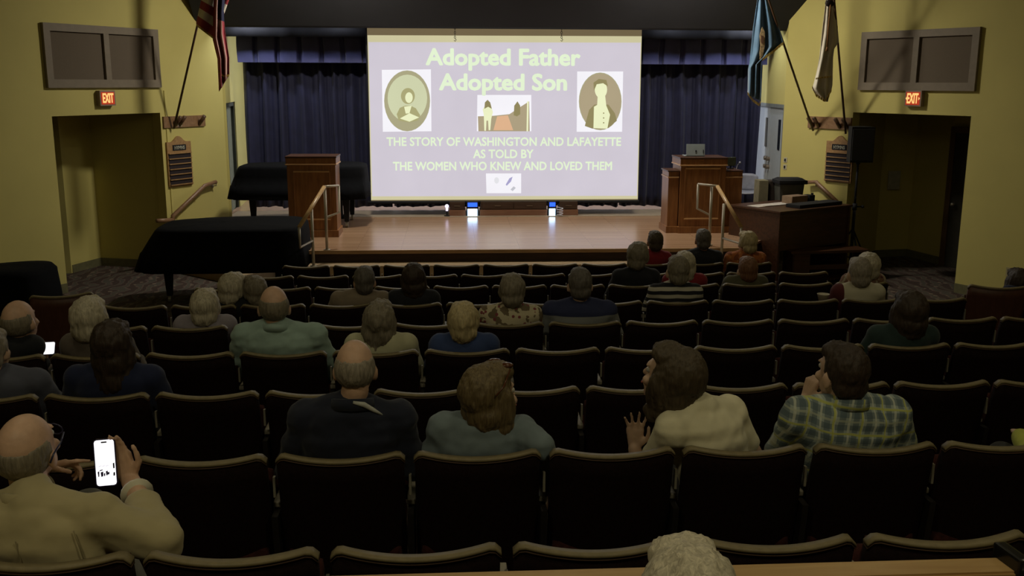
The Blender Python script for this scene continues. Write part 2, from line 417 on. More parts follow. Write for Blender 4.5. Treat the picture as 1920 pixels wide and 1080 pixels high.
mb = MB(); mb.prism(ins, 0, SZ-.035, flat); wob('stage_skirt', mb, wood('dark_stage_riser', (.045, .022, .012), (.08, .04, .02), .6, 'X'), st)
mb = MB(); mb.bb((-2.02, 12.965, SZ-.045), (3.97, 13.01, SZ+.004), .006); wob('stage_nosing', mb, wood('pale_nosing', (.36, .21, .10), (.46, .29, .15), .4, 'X'), st)
STEPC = mat('tan_step_carpet', (.36, .26, .155), .9, var=.08, scale=20, bump=.3, bscale=200)
for k in (1, 2, 3):
    z = SZ-.16*k
    mb = MB(); mb.bb((-1.92+.02*k, 13-.29*k, 0), (3.95-.02*k, 13-.29*(k-1)+.02*(k > 1), z), .008); wob('step', mb, STEPC, st)
for k in (1, 2, 3):
    z = SZ-.16*k; n = V((-.695, -.719, 0)); a1 = V((-2.45, 14.3, 0)); b1 = V((-3.98, 15.72, 0))
    o0 = n*(.25*(k-1)); o1 = n*(.25*k)
    q = [(a1+o0).xy, (a1+o1).xy, (b1+o1).xy, (b1+o0).xy]
    mb = MB(); mb.prism([tuple(t) for t in q], 0, z, flat); wob('step', mb, STEPC, st)
# upstage floor strip beyond the screen line, slightly proud
mb = MB(); mb.bb((-3.7, 16.25, SZ), (5.45, 17.05, SZ+.012), .003); wob('floor_strip', mb, mat('pale_floor_strip', (.42, .34, .25), .45, var=.1), st)

# stage side walls and back wall
mb = MB(); vert_wall(mb, (-3.63, 16.30), (-3.66, 16.42), 0, CEIL, .15); vert_wall(mb, (-3.66, 16.42), (-3.80, 17.75), 2.49, CEIL, .15); vert_wall(mb, (-3.80, 17.75), (-3.9, 19.1), 0, CEIL, .15)
wob('wall_stage_left', mb, YW, kind='structure')
mb = MB(); vert_wall(mb, (5.70, 19.1), (5.56, 17.95), 0, CEIL, .15); vert_wall(mb, (5.56, 17.95), (5.35, 15.80), 2.50, CEIL, .15)
wob('wall_stage_right', mb, YW, kind='structure')
mb = MB(); mb.bb((-4.4, 19.1, 0), (6.3, 19.25, CEIL)); wob('wall_stage_back', mb, mat('backstage_white', (.6, .6, .6), .8, var=.04), kind='structure')
# left stage doorway: grey green panel added in place of its dark passage
def vdoor(name, p, q, z0, z1, m, label, back):
    p, q = V((*p, 0)), V((*q, 0)); d = (q-p).normalized(); n = V((d.y, -d.x, 0))
    t = thing(name, label, 'door', (p.x, p.y, z0)); t['kind'] = 'structure'; del t['category']
    return t, (lambda u, v, h: p+d*u+n*h+V((0, 0, v))), (q-p).length
t, f, W_ = vdoor('doorway_panel_3', (-3.66, 16.42), (-3.80, 17.75), SZ, 2.49, None, 'grey green panel standing in for the dark passage in the stage left side wall', 0)
mb = MB(); mb.prism([(.06, SZ), (W_-.06, SZ), (W_-.06, 2.42), (.06, 2.42)], -.12, -.07, f); wob('door_leaf', mb, mat('grey_green_passage_panel', (.16, .17, .11), .6), t)
mb = MB()
for u0, u1, v0, v1 in ((0, .06, SZ, 2.49), (W_-.06, W_, SZ, 2.49), (.06, W_-.06, 2.42, 2.49)): mb.prism([(u0, v0), (u1, v0), (u1, v1), (u0, v1)], -.14, -.02, f)
wob('door_frame', mb, mat('dark_green_frame', (.05, .055, .035), .6), t)
# right stage double door, grey with narrow windows
t, f, W_ = vdoor('door_4', (5.56, 17.95), (5.35, 15.80), SZ, 2.50, None, 'pale grey double door with narrow windows in the stage right wall', 0)
GDOOR = mat('pale_grey_door_paint', (.42, .46, .48), .45, var=.04)
for k, (u0, u1) in enumerate(((.06, 1.07), (1.09, W_-.06))):
    mb = MB(); mb.prism([(u0, SZ), (u1, SZ), (u1, 2.44), (u0, 2.44)], -.08, -.03, f); lf = wob('door_leaf', mb, GDOOR, t)
    um = u1-.22 if k == 0 else u0+.22
    um = u1-.25 if k == 0 else u1-.3
    mb = MB(); mb.prism([(um-.07, 1.75), (um+.07, 1.75), (um+.07, 2.25), (um-.07, 2.25)], -.03, -.02, f); wob('window_pane', mb, mat('dark_glass', (.01, .012, .015), .15), lf)
    mb = MB(); ku = u1-.08 if k == 0 else u0+.08
    for z in (1.42, 1.56): mb.cyl(f(ku, z, -.03), f(ku, z, .03), .035, n=12)
    wob('door_knob', mb, mat('dull_brass', (.25, .2, .15), .4, .7), lf)
mb = MB()
for u0, u1, v0, v1 in ((0, .06, SZ, 2.50), (W_-.06, W_, SZ, 2.50), (.06, W_-.06, 2.44, 2.50)): mb.prism([(u0, v0), (u1, v0), (u1, v1), (u0, v1)], -.10, .0, f)
wob('door_frame', mb, mat('grey_door_frame', (.20, .22, .21), .5), t)

# black header: sloping soffit over the proscenium, and the border behind it
HB = mat('black_header_paint', (.022, .022, .026), .75, var=.08, scale=3)
mb = MB()
mb.prism([(15.90, 3.685), (15.94, 3.66), (16.02, 3.70), (15.5, CEIL+.02), (14.35, CEIL+.02), (15.32, 4.28)], -3.93, 6.75, lambda u, v, h: V((h, u, v)))
wob('ceiling_proscenium_header', mb, HB, kind='structure')
def foldcloth(x0, x1, y, z0, z1, period, amp, jit, seed, nx=None, thick=.006, hem=0.0, box=False):
    rnd = random.Random(seed); n = nx or int((x1-x0)/period*10); pts = []
    ph = 0; P_ = []
    for i in range(n+1):
        x = x0+(x1-x0)*i/n
        P_.append((x, ph)); ph += 2*PI/(n/((x1-x0)/period))*(1+jit*(noise.noise(V((x*1.7, seed, 0)))))
    rows = []
    nz = 14
    for j in range(nz+1):
        t = j/nz; z = z0+(z1-z0)*t; r = []
        for x, p_ in P_:
            if box:
                s = (p_/(2*PI)) % 1.0
                yy = amp*(1 if s < .72 else -.6) ; yy *= (1-.25*t)
            else:
                k = 1.0-.35*t
                q_ = math.sin(p_+.25*math.sin(3*t+x)); yy = amp*k*(2.0*max(0, q_)**3-.4 + .35*math.sin(2.3*p_+x*2))
            r.append(V((x+.006*math.sin(7*t+x*3), y-yy, z + (hem*noise.noise(V((x*4, 1, seed))) if j == 0 else 0))))
        rows.append(r)
    return MB().sheet(rows)
NAVY = mat('navy_velvet_curtain', (.014, .015, .046), .7, var=.2, scale=6, bump=.1, bscale=60, sheen=.12)
NAVY2 = mat('navy_valance_velvet', (.045, .047, .13), .65, var=.2, scale=6, sheen=.2)
for x0, x1, lab, sd in ((-3.52, -1.05, 'dark navy pleated rear curtain left of the projection screen', 3), (-1.02, 2.92, 'dark navy rear curtain behind the projection screen, only its hem showing', 5), (2.95, 5.38, 'dark navy pleated rear curtain right of the projection screen', 8)):
    o = wob('stage_curtain', foldcloth(x0, x1, 17.2, .705, 3.75, .30, .085, .5, sd, hem=.03), NAVY, smooth=True, base=((x0+x1)/2, 17.2, .705), label=lab, category='curtain')
    m = o.modifiers.new('thick', 'SOLIDIFY'); m.thickness = .008
o = wob('curtain_valance', foldcloth(-3.52, 5.36, 16.85, 3.145, 3.85, .355, .035, 0, 2, nx=500, box=True), NAVY2, base=(.9, 16.85, 3.145), label='short navy box-pleated valance hanging above the rear curtain', category='valance')
m = o.modifiers.new('thick', 'SOLIDIFY'); m.thickness = .008
mb = foldcloth(-3.7, 5.5, 16.55, 3.545, CEIL-.02, .8, .012, .3, 9); o = wob('black_border', mb, BLACK, smooth=True, base=(.9, 16.55, 3.55), label='flat black border cloth above the valance, behind the header', category='curtain')
m = o.modifiers.new('thick', 'SOLIDIFY'); m.thickness = .008

# ------------------------------------------------------------------ projection screen
YS = 16.40
sc = thing('projection_screen', 'large white projection screen with a lit lavender slide over the stage', 'screen', (.9, YS, .87))
def quadplate(mb, pts, y0, y1):
    a = [V((p.x, y0, p.z)) for p in pts]; b = [V((p.x, y1, p.z)) for p in pts]
    mb.loft([b, a]); return mb
def S_(px, py): return at(px, py, YS)
def plate(name, poly, d, m, parent=None, th=.004, **kw):
    return wob(name, quadplate(MB(), [S_(*p) for p in poly], YS-d-th, YS-d), m, parent or sc, **kw)
def oval(cx, cy, rx, ry, n=32): return [(cx+rx*math.cos(2*PI*i/n), cy+ry*math.sin(2*PI*i/n)) for i in range(n)]
mb = MB(); A, B = at(686, 44, YS), at(1204, 47, YS); mb.bb((A.x-.01, YS, .893), (B.x+.0, YS+.012, 3.95)); wob('screen_border', mb, BLACK, sc)
plate('screen_cloth', [(688, 45), (1203.5, 48), (1196, 375), (696, 377)], 0, glow('faint_glow_screen_cloth', srgb(112, 98, 72)))  # cloth glows faintly, standing in for light spilled by the projector
plate('cloth_margin', [(689, 66), (1203, 68), (1195.5, 373), (696, 375)], .006, glow('spill_glow_cloth', srgb(205, 198, 158)))  # brighter glow around the slide imitates projector spill on the cloth
slide = plate('projected_slide', [(691, 79), (1201, 80), (1194, 367), (698, 368)], .012, glow('lavender_slide', srgb(207, 200, 211)))
mb = MB(); A, B = at(690, 380, YS), at(1198, 378, YS); mb.tube([(A.x, YS-.01, .872), (B.x, YS-.01, .874)], .024, 10); wob('bottom_bar', mb, BLACK, sc, True)
TXT = glow('pale_green_slide_letters', srgb(226, 241, 208), 1.0)
def slidetext(body, x0, x1, ytop, ybase, bold=.03):
    a = S_(x0, ybase); b = S_(x1, ybase); c = S_(x0, ytop)
    lettering(body, (a.x, YS-.022, a.z), V((1, 0, 0)), V((0, 0, 1)), b.x-a.x, c.z-a.z, TXT, sc, bold=bold, thick=.003, nrm=V((0, -1, 0)))
slidetext('Adopted Father', 798, 1088, 90, 121, .035); slidetext('Adopted Son', 823, 1063, 137, 168, .035)
slidetext('THE STORY OF WASHINGTON AND LAFAYETTE', 725, 1164, 257, 273, .025)
slidetext('AS TOLD BY', 887, 1000, 280, 296, .025)
slidetext('THE WOMEN WHO KNEW AND LOVED THEM', 737, 1147, 303, 319, .025)
WH = glow('slide_white', srgb(246, 244, 250))
OL1 = glow('slide_olive_frame', srgb(170, 165, 130)); OL2 = glow('slide_pale_olive', srgb(206, 210, 172)); OL3 = glow('slide_khaki', srgb(170, 166, 118)); CR = glow('slide_cream', srgb(236, 240, 196)); BRN = glow('slide_brown', srgb(172, 158, 128)); OL4 = glow('slide_dark_khaki', srgb(144, 134, 92))
def pic(rect, lab): 
    return plate('slide_picture', rect, .018, WH, label=lab)
pa = pic([(716, 131), (808, 130), (809, 246), (718, 247)], 'oval portrait of a person on a white rectangle, left')
plate('oval_frame', oval(763.5, 189, 43, 57), .024, OL1, pa); plate('oval_ground', oval(764, 184, 37, 44), .030, OL2, pa)
plate('coat', [(744, 214), (750, 202), (760, 198), (770, 198), (780, 203), (788, 216), (783, 226), (766, 229), (748, 226)], .036, OL3, pa)
plate('hair', oval(765, 180, 13, 15), .036, OL3, pa); plate('face', oval(767, 183, 7, 10), .042, CR, pa)
plate('collar', [(758, 200), (772, 198), (768, 212), (761, 213)], .042, CR, pa); plate('scarf', [(750, 222), (768, 212), (786, 220), (768, 228)], .042, CR, pa)
pb = pic([(1082, 134), (1168, 134), (1166, 247), (1081, 247)], 'oval portrait of a person on a white rectangle, right')
plate('oval_frame', oval(1125, 190, 40, 54), .024, OL1, pb); plate('oval_ground', oval(1125, 190, 38.5, 52), .030, BRN, pb)
plate('coat', [(1096, 236), (1104, 206), (1114, 196), (1140, 196), (1152, 212), (1156, 226), (1140, 240), (1110, 241)], .036, OL4, pb)
plate('waistcoat', [(1113, 200), (1120, 196), (1136, 198), (1143, 215), (1138, 241), (1112, 240)], .042, CR, pb)
plate('face', oval(1126, 168, 11.5, 16), .042, CR, pb); plate('neck', [(1120, 180), (1134, 180), (1136, 198), (1119, 197)], .040, CR, pb)
plate('hair', [(1113, 170), (1112, 155), (1122, 148), (1136, 150), (1139, 162), (1130, 156), (1118, 158)], .048, OL4, pb)
for k in range(3): plate('button', oval(1131, 212+9*k, 1.3, 1.3, 8), .048, OL4, pb)
pcx = pic([(895, 178), (996, 178), (996, 246), (894, 246)], 'small picture of two horse riders before a bright sky, centre')
plate('ground', [(897, 246), (896, 218), (925, 217), (955, 214), (976, 200), (992, 190), (993, 246)], .024, BRN, pcx)
plate('path', [(925, 244), (932, 218), (952, 216), (962, 244)], .030, glow('slide_peach', srgb(222, 178, 140)), pcx)
plate('horse', [(908, 245), (907, 215), (905, 205), (911, 196), (920, 198), (924, 210), (921, 222), (919, 244), (916, 244), (915, 226), (912, 226), (911, 245)], .036, CR, pcx)
plate('rider', [(908, 204), (909, 192), (914, 187), (919, 192), (922, 204), (915, 200)], .042, OL4, pcx)
plate('second_rider', [(963, 216), (964, 198), (970, 190), (975, 198), (975, 214), (969, 218)], .036, OL4, pcx)
plate('rail', [(987, 246), (988, 190), (991, 190), (990, 246)], .030, CR, pcx)
pd = pic([(911, 325), (977, 325), (977, 362), (912, 362)], 'small white box with three pale doodles, bottom')
plate('doodle', [(948, 346), (955, 334), (961, 331), (958, 340), (950, 348)], .024, glow('slide_violet', srgb(170, 165, 205)), pd)
plate('doodle', oval(931, 338, 4.5, 6, 12), .024, glow('slide_faint_grey', srgb(228, 228, 232)), pd)
plate('doodle', [(957, 355), (963, 349), (967, 352), (961, 358)], .024, glow('slide_grey', srgb(196, 196, 204)), pd)
for px, side in ((853, 'left'), (1053, 'right')):
    t = thing('screen_hook', 'small dark chain and hook hanging at the top %s of the screen' % side, 'hook', at(px, 70, 15.97))
    mb = MB(); a = at(px, 46, 15.97); b = at(px, 72, 15.97)
    for k in range(6):
        c = a.lerp(b, (k+.5)/6); mb.tube([c+V((.012*math.cos(q*PI/4)*(k % 2), .012*math.cos(q*PI/4)*((k+1) % 2), .02*math.sin(q*PI/4))) for q in range(9)], .004, 5)
    mb.tube([b, b+V((.02, 0, -.02)), b+V((.005, 0, -.045)), b+V((-.015, 0, -.03))], .005, 6); wob('chain', mb, BLACK, t)

# ------------------------------------------------------------------ low cabinets and stage lights under the screen
CAB = wood('low_cabinet_brown', (.035, .015, .008), (.06, .03, .015), .5, 'X'); CAB2 = wood('cabinet_plinth', (.16, .07, .04), (.22, .11, .06), .45, 'X')
def lowcab(x0p, x1p, lab, drawers):
    a = atz(x0p, 411, SZ+.012); b = atz(x1p, 410, SZ+.012); y = 16.30
    a = at(x0p, 400, y); b = at(x1p, 400, y); z = SZ+.012
    t = thing('low_cabinet', lab, 'cabinet', ((a.x+b.x)/2, y, z), 'low cabinets under the screen')
    mb = MB(); mb.bb((a.x, y, z), (b.x, y+.32, z+.10), .004); wob('plinth', mb, CAB2, t)
    mb = MB(); mb.bb((a.x+.01, y+.02, z+.10), (b.x-.01, y+.32, z+.235), .006); wob('carcass', mb, CAB, t)
    w_ = (b.x-a.x-.06)/drawers
    for k in range(drawers):
        mb = MB(); mb.bb((a.x+.03+w_*k+.01, y+.008, z+.115), (a.x+.03+w_*(k+1)-.01, y+.022, z+.215), .003); dq = wob('drawer', mb, CAB, t)
        mb = MB(); mx = a.x+.03+w_*(k+.5); mb.bb((mx-.05, y-.004, z+.16), (mx+.05, y+.01, z+.17)); wob('handle', mb, MC['dull_brass'], dq)
lowcab(842, 873, 'short low brown cabinet left of the wider blue stage light', 1)
lowcab(900, 1026, 'long low brown cabinet between the two blue stage lights', 2)
lowcab(1048, 1084, 'short low brown cabinet right of the right blue stage light', 1)
LED = glow('blue_led_panel', (.02, .09, 1.0), 2.2); LEDW = glow('white_blue_led', (.55, .80, 1.0), 5.0); LEDV = glow('violet_white_led', (.8, .7, 1.0), 2.2)
def stagelight(px0, px1, lab, wht):
    y = 16.27; a = at(px0, 400, y); b = at(px1, 400, y); z = SZ+.012
    t = thing('stage_light', lab, 'stage light', ((a.x+b.x)/2, y, z))
    mb = MB(); mb.bb((a.x-.012, y, z+.12), (b.x+.012, y+.14, z+.235), .008); mb.bb((a.x-.02, y+.03, z), (a.x-.006, y+.12, z+.2)); mb.bb((b.x+.006, y+.03, z), (b.x+.02, y+.12, z+.2)); wob('housing', mb, BLACK, t)
    mb = MB(); mb.bb((a.x, y-.006, z+.155), (b.x, y+.001, z+.225), .002); wob('blue_panel', mb, LED, t)
    mb = MB(); mb.bb((a.x, y+.0, z+.004), (b.x, y+.03, z+.118), .002); wob('white_panel', mb, wht, t)
stagelight(877, 895, 'wider blue-lit floor stage light under the screen, left of centre', LEDW)
stagelight(1030, 1041, 'narrower blue-lit floor stage light under the screen, right of centre', LEDW)
y = 16.3; a = at(838, 392, y)
t = thing('stage_light', 'tiny white spot lamp on the stage, leftmost under the screen', 'stage light', (a.x, y, SZ+.012))
mb = MB(); mb.cyl((a.x, y, SZ+.012), (a.x, y, SZ+.10), .012); mb.cyl((a.x, y, SZ+.012), (a.x, y, SZ+.022), .05, n=14); wob('stand', mb, BLACK, t)
mb = MB(); mb.cyl((a.x, y+.06, SZ+.19), (a.x, y-.03, SZ+.18), .022, .034, 14); wob('housing', mb, BLACK, t)
mb = MB(); mb.cyl((a.x, y-.026, SZ+.18), (a.x, y-.034, SZ+.18), .032, n=14); mb.bb((a.x-.018, y-.03, SZ+.10), (a.x+.018, y-.02, SZ+.15)); wob('lens', mb, LEDV, t)
# coiled microphone cable beside the right light
mb = MB(); c = at(1050, 400, 16.2); mb.tube([c+V((.05*math.cos(k*.7), .04*math.sin(k*.7), -.04+.0045*k)) for k in range(34)], .006, 6)
o = wob('cable_coil', mb, mat('white_cable', (.6, .6, .65), .5), base=(c.x, c.y, SZ), smooth=True, label='loose coil of pale cable beside the right blue stage light', category='cable')

# ------------------------------------------------------------------ lecterns
def lect(mb_top, x0, x1, yb, yf, z0, z1): pass
def panelbody(t, x0, x1, y0, y1, z0, z1, plinth=.10, side_trims=True):
    "a panelled wooden box: plinth, carcass, cornice, raised front frame mouldings"
    mb = MB(); mb.bb((x0-.02, y0-.02, z0), (x1+.02, y1+.02, z0+plinth), .006); wob('plinth', mb, OAK, t)
    mb = MB(); mb.bb((x0, y0, z0+plinth), (x1, y1, z1-.10), .004); wob('carcass', mb, OAK, t)
    mb = MB(); mb.bb((x0-.012, y0-.012, z1-.10), (x1+.012, y1+.012, z1-.015), .004); wob('cornice', mb, OAK, t)
    mb = MB(); mb.bb((x0-.02, y0-.022, z1-.115), (x1+.02, y1+.02, z1-.098), .003); wob('moulding', mb, OAKL, t)
    mb = MB(); mb.bb((x0-.02, y0-.02, z1-.015), (x1+.02, y1+.02, z1+.01), .005); wob('top', mb, WALN, t)
def frontpanel(t, x0, x1, y, z0, z1):
    mb = MB(); mb.bb((x0, y-.006, z0), (x1, y+.002, z1), .003); p = wob('front_panel', mb, OAK, t)
    for a, b in (((x0, z1-.008), (x1, z1+.014)), ((x0, z0-.014), (x1, z0+.008))):
        mb = MB(); mb.bb((a[0], y-.016, a[1]), (b[0], y, b[1]), .004); wob('panel_moulding', mb, OAKL, p)
    for xa in (x0, x1):
        mb = MB(); mb.bb((xa-.01, y-.014, z0), (xa+.01, y, z1), .004); wob('panel_stile', mb, OAK, p)
yl = 14.16
a, b = at(543, 440, yl), at(633, 440, yl)
t = thing('lectern', 'tall oak lectern with panelled front on the left of the stage', 'lectern', ((a.x+b.x)/2, yl, SZ))
panelbody(t, a.x, b.x, yl, yl+.5, SZ, 1.79)
frontpanel(t, a.x+.09, b.x-.09, yl, .90, 1.58)
yr = 14.36
A = lambda px: at(px, 400, yr).x
t = thing('lectern', 'wide oak lectern with lower side wings on the right of the stage', 'lectern', (A(1310), yr, SZ))
x0, x1 = A(1273), A(1357)
panelbody(t, x0, x1, yr-.02, yr+.52, SZ, 1.755)
frontpanel(t, x0+.07, x1-.09, yr-.02, .86, 1.60)
for s, (q0, q1) in (('left', (A(1252), x0-.014)), ('right', (x1+.014, A(1390)))):
    mb = MB(); mb.bb((q0-.02, yr, SZ), (q1+.0, yr+.5, SZ+.10), .006); wob('plinth', mb, OAK, t)
    mb = MB(); mb.bb((q0, yr+.03, SZ+.1), (q1, yr+.48, 1.55), .004); w_ = wob('side_wing', mb, OAK, t)
    mb = MB(); mb.bb((q0-.012, yr+.014, 1.46), (q1+.0, yr+.49, 1.478), .003); wob('moulding', mb, OAKL, w_)
    mb = MB(); mb.bb((q0-.016, yr+.01, 1.55), (q1+.0, yr+.49, 1.57), .004); wob('wing_top', mb, WALN, w_)
# laptop on the right lectern
lp = at(1303, 293, yr+.2); lt = thing('laptop', 'open silver laptop standing on top of the right lectern', 'laptop', (lp.x, yr+.2, 1.765))
SILV = mat('laptop_silver', (.30, .34, .35), .4, .3, var=.04)
mb = MB(); mb.box((lp.x, yr+.30, 1.772), (.30, .20, .012), bev=.004); wob('keyboard_base', mb, SILV, lt)
mb = MB(); mb.box((lp.x, yr+.175, 1.772+.09), (.28, .008, .175), rot=Euler((-.12, 0, 0)), bev=.006); lid = wob('lid', mb, SILV, lt)
mb = MB(); mb.box((lp.x+.005, yr+.163, 1.772+.075), (.022, .006, .026), rot=Euler((-.12, 0, 0)), bev=.002); wob('lid_badge', mb, BLACK, lid)
mb = MB(); mb.box((lp.x+.115, yr+.163, 1.772+.07), (.012, .006, .05), rot=Euler((-.12, 0, 0)), bev=.002); wob('lid_sticker', mb, BLACK, lid)
p = at(1370, 316, yr+.3); t = thing('desk_monitor', 'small dark green monitor on the right wing of the right lectern', 'monitor', (p.x, yr+.3, 1.57))
mb = MB(); mb.box((p.x, yr+.3, 1.68), (.16, .03, .13), rot=.3, bev=.008); wob('screen', mb, mat('dark_olive_plastic', (.06, .07, .045), .5), t)
mb = MB(); mb.cyl((p.x, yr+.31, 1.57), (p.x, yr+.31, 1.64), .012); mb.cyl((p.x, yr+.31, 1.57), (p.x, yr+.31, 1.58), .05, n=14); wob('stand', mb, BLACK, t)
mb = MB(); mb.tube([(p.x+.09, yr+.3, 1.57), (p.x+.10, yr+.3, 1.62), (p.x+.12, yr+.27, 1.66)], .006, 6); mb.ball((p.x+.125, yr+.265, 1.665), .018, 8); wob('microphone', mb, mat('grey_mic', (.3, .3, .35), .4), t)

# ------------------------------------------------------------------ grand pianos under black covers
def piano(name, lab, cx, cy, zf, L_, D_, h, hem, rot, seed, taper=.45):
    t = thing(name, lab, 'piano', (cx, cy, zf)); t.rotation_euler.z = rot
    # plan outline: keyboard end at +x, curved tail at -x
    out = []
    for i in range(64):
        a_ = 2*PI*i/64; c, s = math.cos(a_), math.sin(a_)
        x = L_/2*math.copysign(abs(c)**.42, c); y = D_/2*math.copysign(abs(s)**.42, s)
        if y > 0: y *= 1-taper*max(0, (L_*.15-x)/(L_*.65))**1.3
        out.append((x, y))
    rings = []
    for sc_, z in ((.05, h+.012), (.5, h+.008), (.93, h), (.985, h-.015), (1.0, h-.045), (1.012, h-.15), (1.02, h-.3), (1.03, (h+hem)/2-.05), (1.045, hem)):
        r = []
        for i, (x, y) in enumerate(out):
            dr = max(0, (h-.05-z))/(h-hem)
            fl = 1+dr*(.018*math.sin(i*1.05+seed)+.012*math.sin(i*2.3+seed*2))
            zz = z+(dr > .95)*(.03*math.sin(i*.4+seed)+.02*math.sin(i*1.1))
            zz += (.006*noise.noise(V((x*3, y*3, seed))) if sc_ < .95 else 0)
            pull = (.80 if zf < .1 else .90)+(.25 if zf < .1 else .13)*min(1, max(0, (h+.01-z))/(h-hem)*1.25); xx = x*(pull if x < 0 else 1)
            r.append((xx*sc_*fl, y*sc_*fl, zz))
        rings.append(r)
    mb = MB(); mb.loft(rings, cap=False); mb.b.faces.new(mb.b.verts[:64]) if False else None
    mb.b.verts.ensure_lookup_table(); mb.b.faces.new([mb.b.verts[i] for i in range(64)])
    c_ = obj('cover', mb.mesh('cover', DARKCLOTH, True), t); m = c_.modifiers.new('thick', 'SOLIDIFY'); m.thickness = .006
    mb = MB(); mb.prism([(x*(.955 if x > 0 else .74), y*.955) for x, y in out], h-.36, h-.03, flat); obj('case', mb.mesh('case', BLACK), t)
    for lx, ly in ((L_*.36, -D_*.36), (L_*.36, D_*.36), (-L_*.36, -D_*.18)):
        mb = MB(); mb.loft([[(lx+r_*sx, ly+r_*sy, z) for sx, sy in ((-1, -1), (1, -1), (1, 1), (-1, 1))] for r_, z in ((.032, .09), (.045, .3), (.06, h-.34))]); l_ = obj('leg', mb.mesh('leg', BLACK), t)
        mb = MB(); mb.cyl((lx-.018, ly, .045), (lx+.018, ly, .045), .045, n=14); mb.cyl((lx, ly, .05), (lx, ly, .1), .018); obj('caster', mb.mesh('caster', mat('pale_caster', (.45, .42, .34), .4, .5)), l_)
    mb = MB(); mb.cyl((L_*.3, -.05, .12), (L_*.3, -.05, h-.3), .015); mb.cyl((L_*.3, .05, .12), (L_*.3, .05, h-.3), .015); mb.bb((L_*.3-.05, -.14, .09), (L_*.3+.05, .14, .13), .006); obj('pedal_lyre', mb.mesh('pedal_lyre', BLACK), t)
    return t
piano('grand_piano', 'black draped grand piano on the carpet, in front of the stage at left', -2.98, 13.08, 0, 2.05, 1.38, 1.01, .46, .03, 1.0)
piano('grand_piano', 'black draped grand piano on the stage behind the left lectern', -2.36, 15.55, SZ, 2.02, 1.15, .94, .44, .0, 2.2)

# ------------------------------------------------------------------ stage step handrails
def steprail(lab, P):
    t = thing('handrail', lab, 'handrail', P['post'][0][1])
    for a, b in P['post']:
        mb = MB(); mb.cyl(a, b, .019, n=12); mb.cyl(b, V(b)+V((0, 0, .012)), .045, n=14); wob('post', mb, STEEL, t, True)
    for k in P['bar']:
        mb = MB(); mb.tube(k, .016, 8); wob('bar', mb, STEEL, t, True)
    a, b = V(P['grip'][0]), V(P['grip'][1]); d = (b-a).normalized(); u = d.cross(V((0, 0, 1))).normalized(); v = u.cross(d)
    mb = MB(); mb.loft([[p+u*.028*math.cos(q*PI/6)+v*.022*math.sin(q*PI/6) for q in range(12)] for p in (a, b)]); wob('grip', mb, TANW, t, True)
g0, g1, g2 = at(561, 426, 12.42), at(608, 350, 12.98), at(635, 348, 13.25)
p2 = V((g1.x-.0, 13.03, SZ)); p1 = V((g0.x*.5+g1.x*.5-.01, 12.72, .48))
hm = lambda p, q, y: p.lerp(q, (y-p.y)/(q.y-p.y))
lo = V((g0.x, g0.y, g0.z-.26))
steprail('metal and tan wood step handrail by the left lectern', {'post': [(V((p1.x, p1.y, hm(g0, g1, p1.y).z)), p1), (V((p2.x, p2.y, g1.z)), p2)],
  'bar': [[g1, g2], [g2, V((g2.x, g2.y, g2.z-.36)), V((p2.x, p2.y, g2.z-.40))], [g0, lo, V((p1.x, p1.y, lo.z+.04))]], 'grip': (g0, g1)})
g0, g1, g2 = at(1390, 426, 12.55), at(1345, 349, 13.1), at(1309, 345, 13.35)
p2 = V((at(1333, 400, 13.2).x, 13.22, SZ)); p1 = V((at(1355, 400, 12.9).x, 12.86, .48)); lo = V((g0.x, g0.y, g0.z-.22))
steprail('metal and tan wood step handrail by the right lectern', {'post': [(V((p1.x, p1.y, hm(g0, g1, p1.y).z)), p1), (V((p2.x, p2.y, g1.z)), p2)],
  'bar': [[g1, g2], [g2, V((g2.x, g2.y, g2.z-.34)), V((p2.x, p2.y, g2.z-.42))], [g0, lo, V((p1.x, p1.y, lo.z+.03))]], 'grip': (g0, g1)})

# ------------------------------------------------------------------ things on the splayed walls
def onw(P, d, n): return lambda s, z, h: P+d*s+n*h+V((0, 0, z))
FL = onw(PL, dL, nL); FR = onw(PR, dR, nR)
def wp(side, px, py, h=0.0):
    "wall coordinates (s, z) of the point a pixel shows on a splayed wall"
    P, d, n = (PL, dL, nL) if side == 'left' else (PR, dR, nR)
    r = RR*((px-960)/FPX) + DD*((py-540)/FPX) + fw; C_ = V((0, 0, ZC))
    q = C_+r*((P+n*h-C_).dot(n)/r.dot(n)); return (q-P).dot(d), q.z
def wbox(name, f, s0, s1, z0, z1, h0, h1, m, parent, **kw):
    mb = MB(); mb.prism([(s0, z0), (s1, z0), (s1, z1), (s0, z1)], h0, h1, lambda u, v, h: f(u, v, h)); return wob(name, mb, m, parent, **kw)
GRF = mat('taupe_grille_frame', (.215, .175, .125), .6, var=.06); GRP = mat('taupe_grille_cloth', (.15, .118, .085), .95, var=.1, scale=200, bump=.3, bscale=500)
for side, f, ca, cb, mid in (('left', FL, wp('left', 75, 42), wp('left', 299, 165), wp('left', 197, 100)[0]), ('right', FR, wp('right', 1842, 52), wp('right', 1612, 166), wp('right', 1720, 100)[0])):
    s0, s1 = sorted((ca[0], cb[0])); z1, z0 = 3.575, 2.745
    t = thing('wall_grille', 'taupe framed two-panel grille above the %s doorway' % side, 'grille', f(s0, z0, 0))
    wbox('frame', f, s0, s1, z0, z0+.11, .0, .05, GRF, t); wbox('frame', f, s0, s1, z1-.10, z1, .0, .05, GRF, t)
    for u0, u1 in ((s0, s0+.10), (s1-.10, s1), (mid-.045, mid+.045)): wbox('frame', f, u0, u1, z0+.11, z1-.10, .0, .048, GRF, t)
    wbox('panel', f, s0+.10, mid-.045, z0+.11, z1-.10, .0, .012, GRP, t); wbox('panel', f, mid+.045, s1-.10, z0+.11, z1-.10, .0, .012, GRP, t)
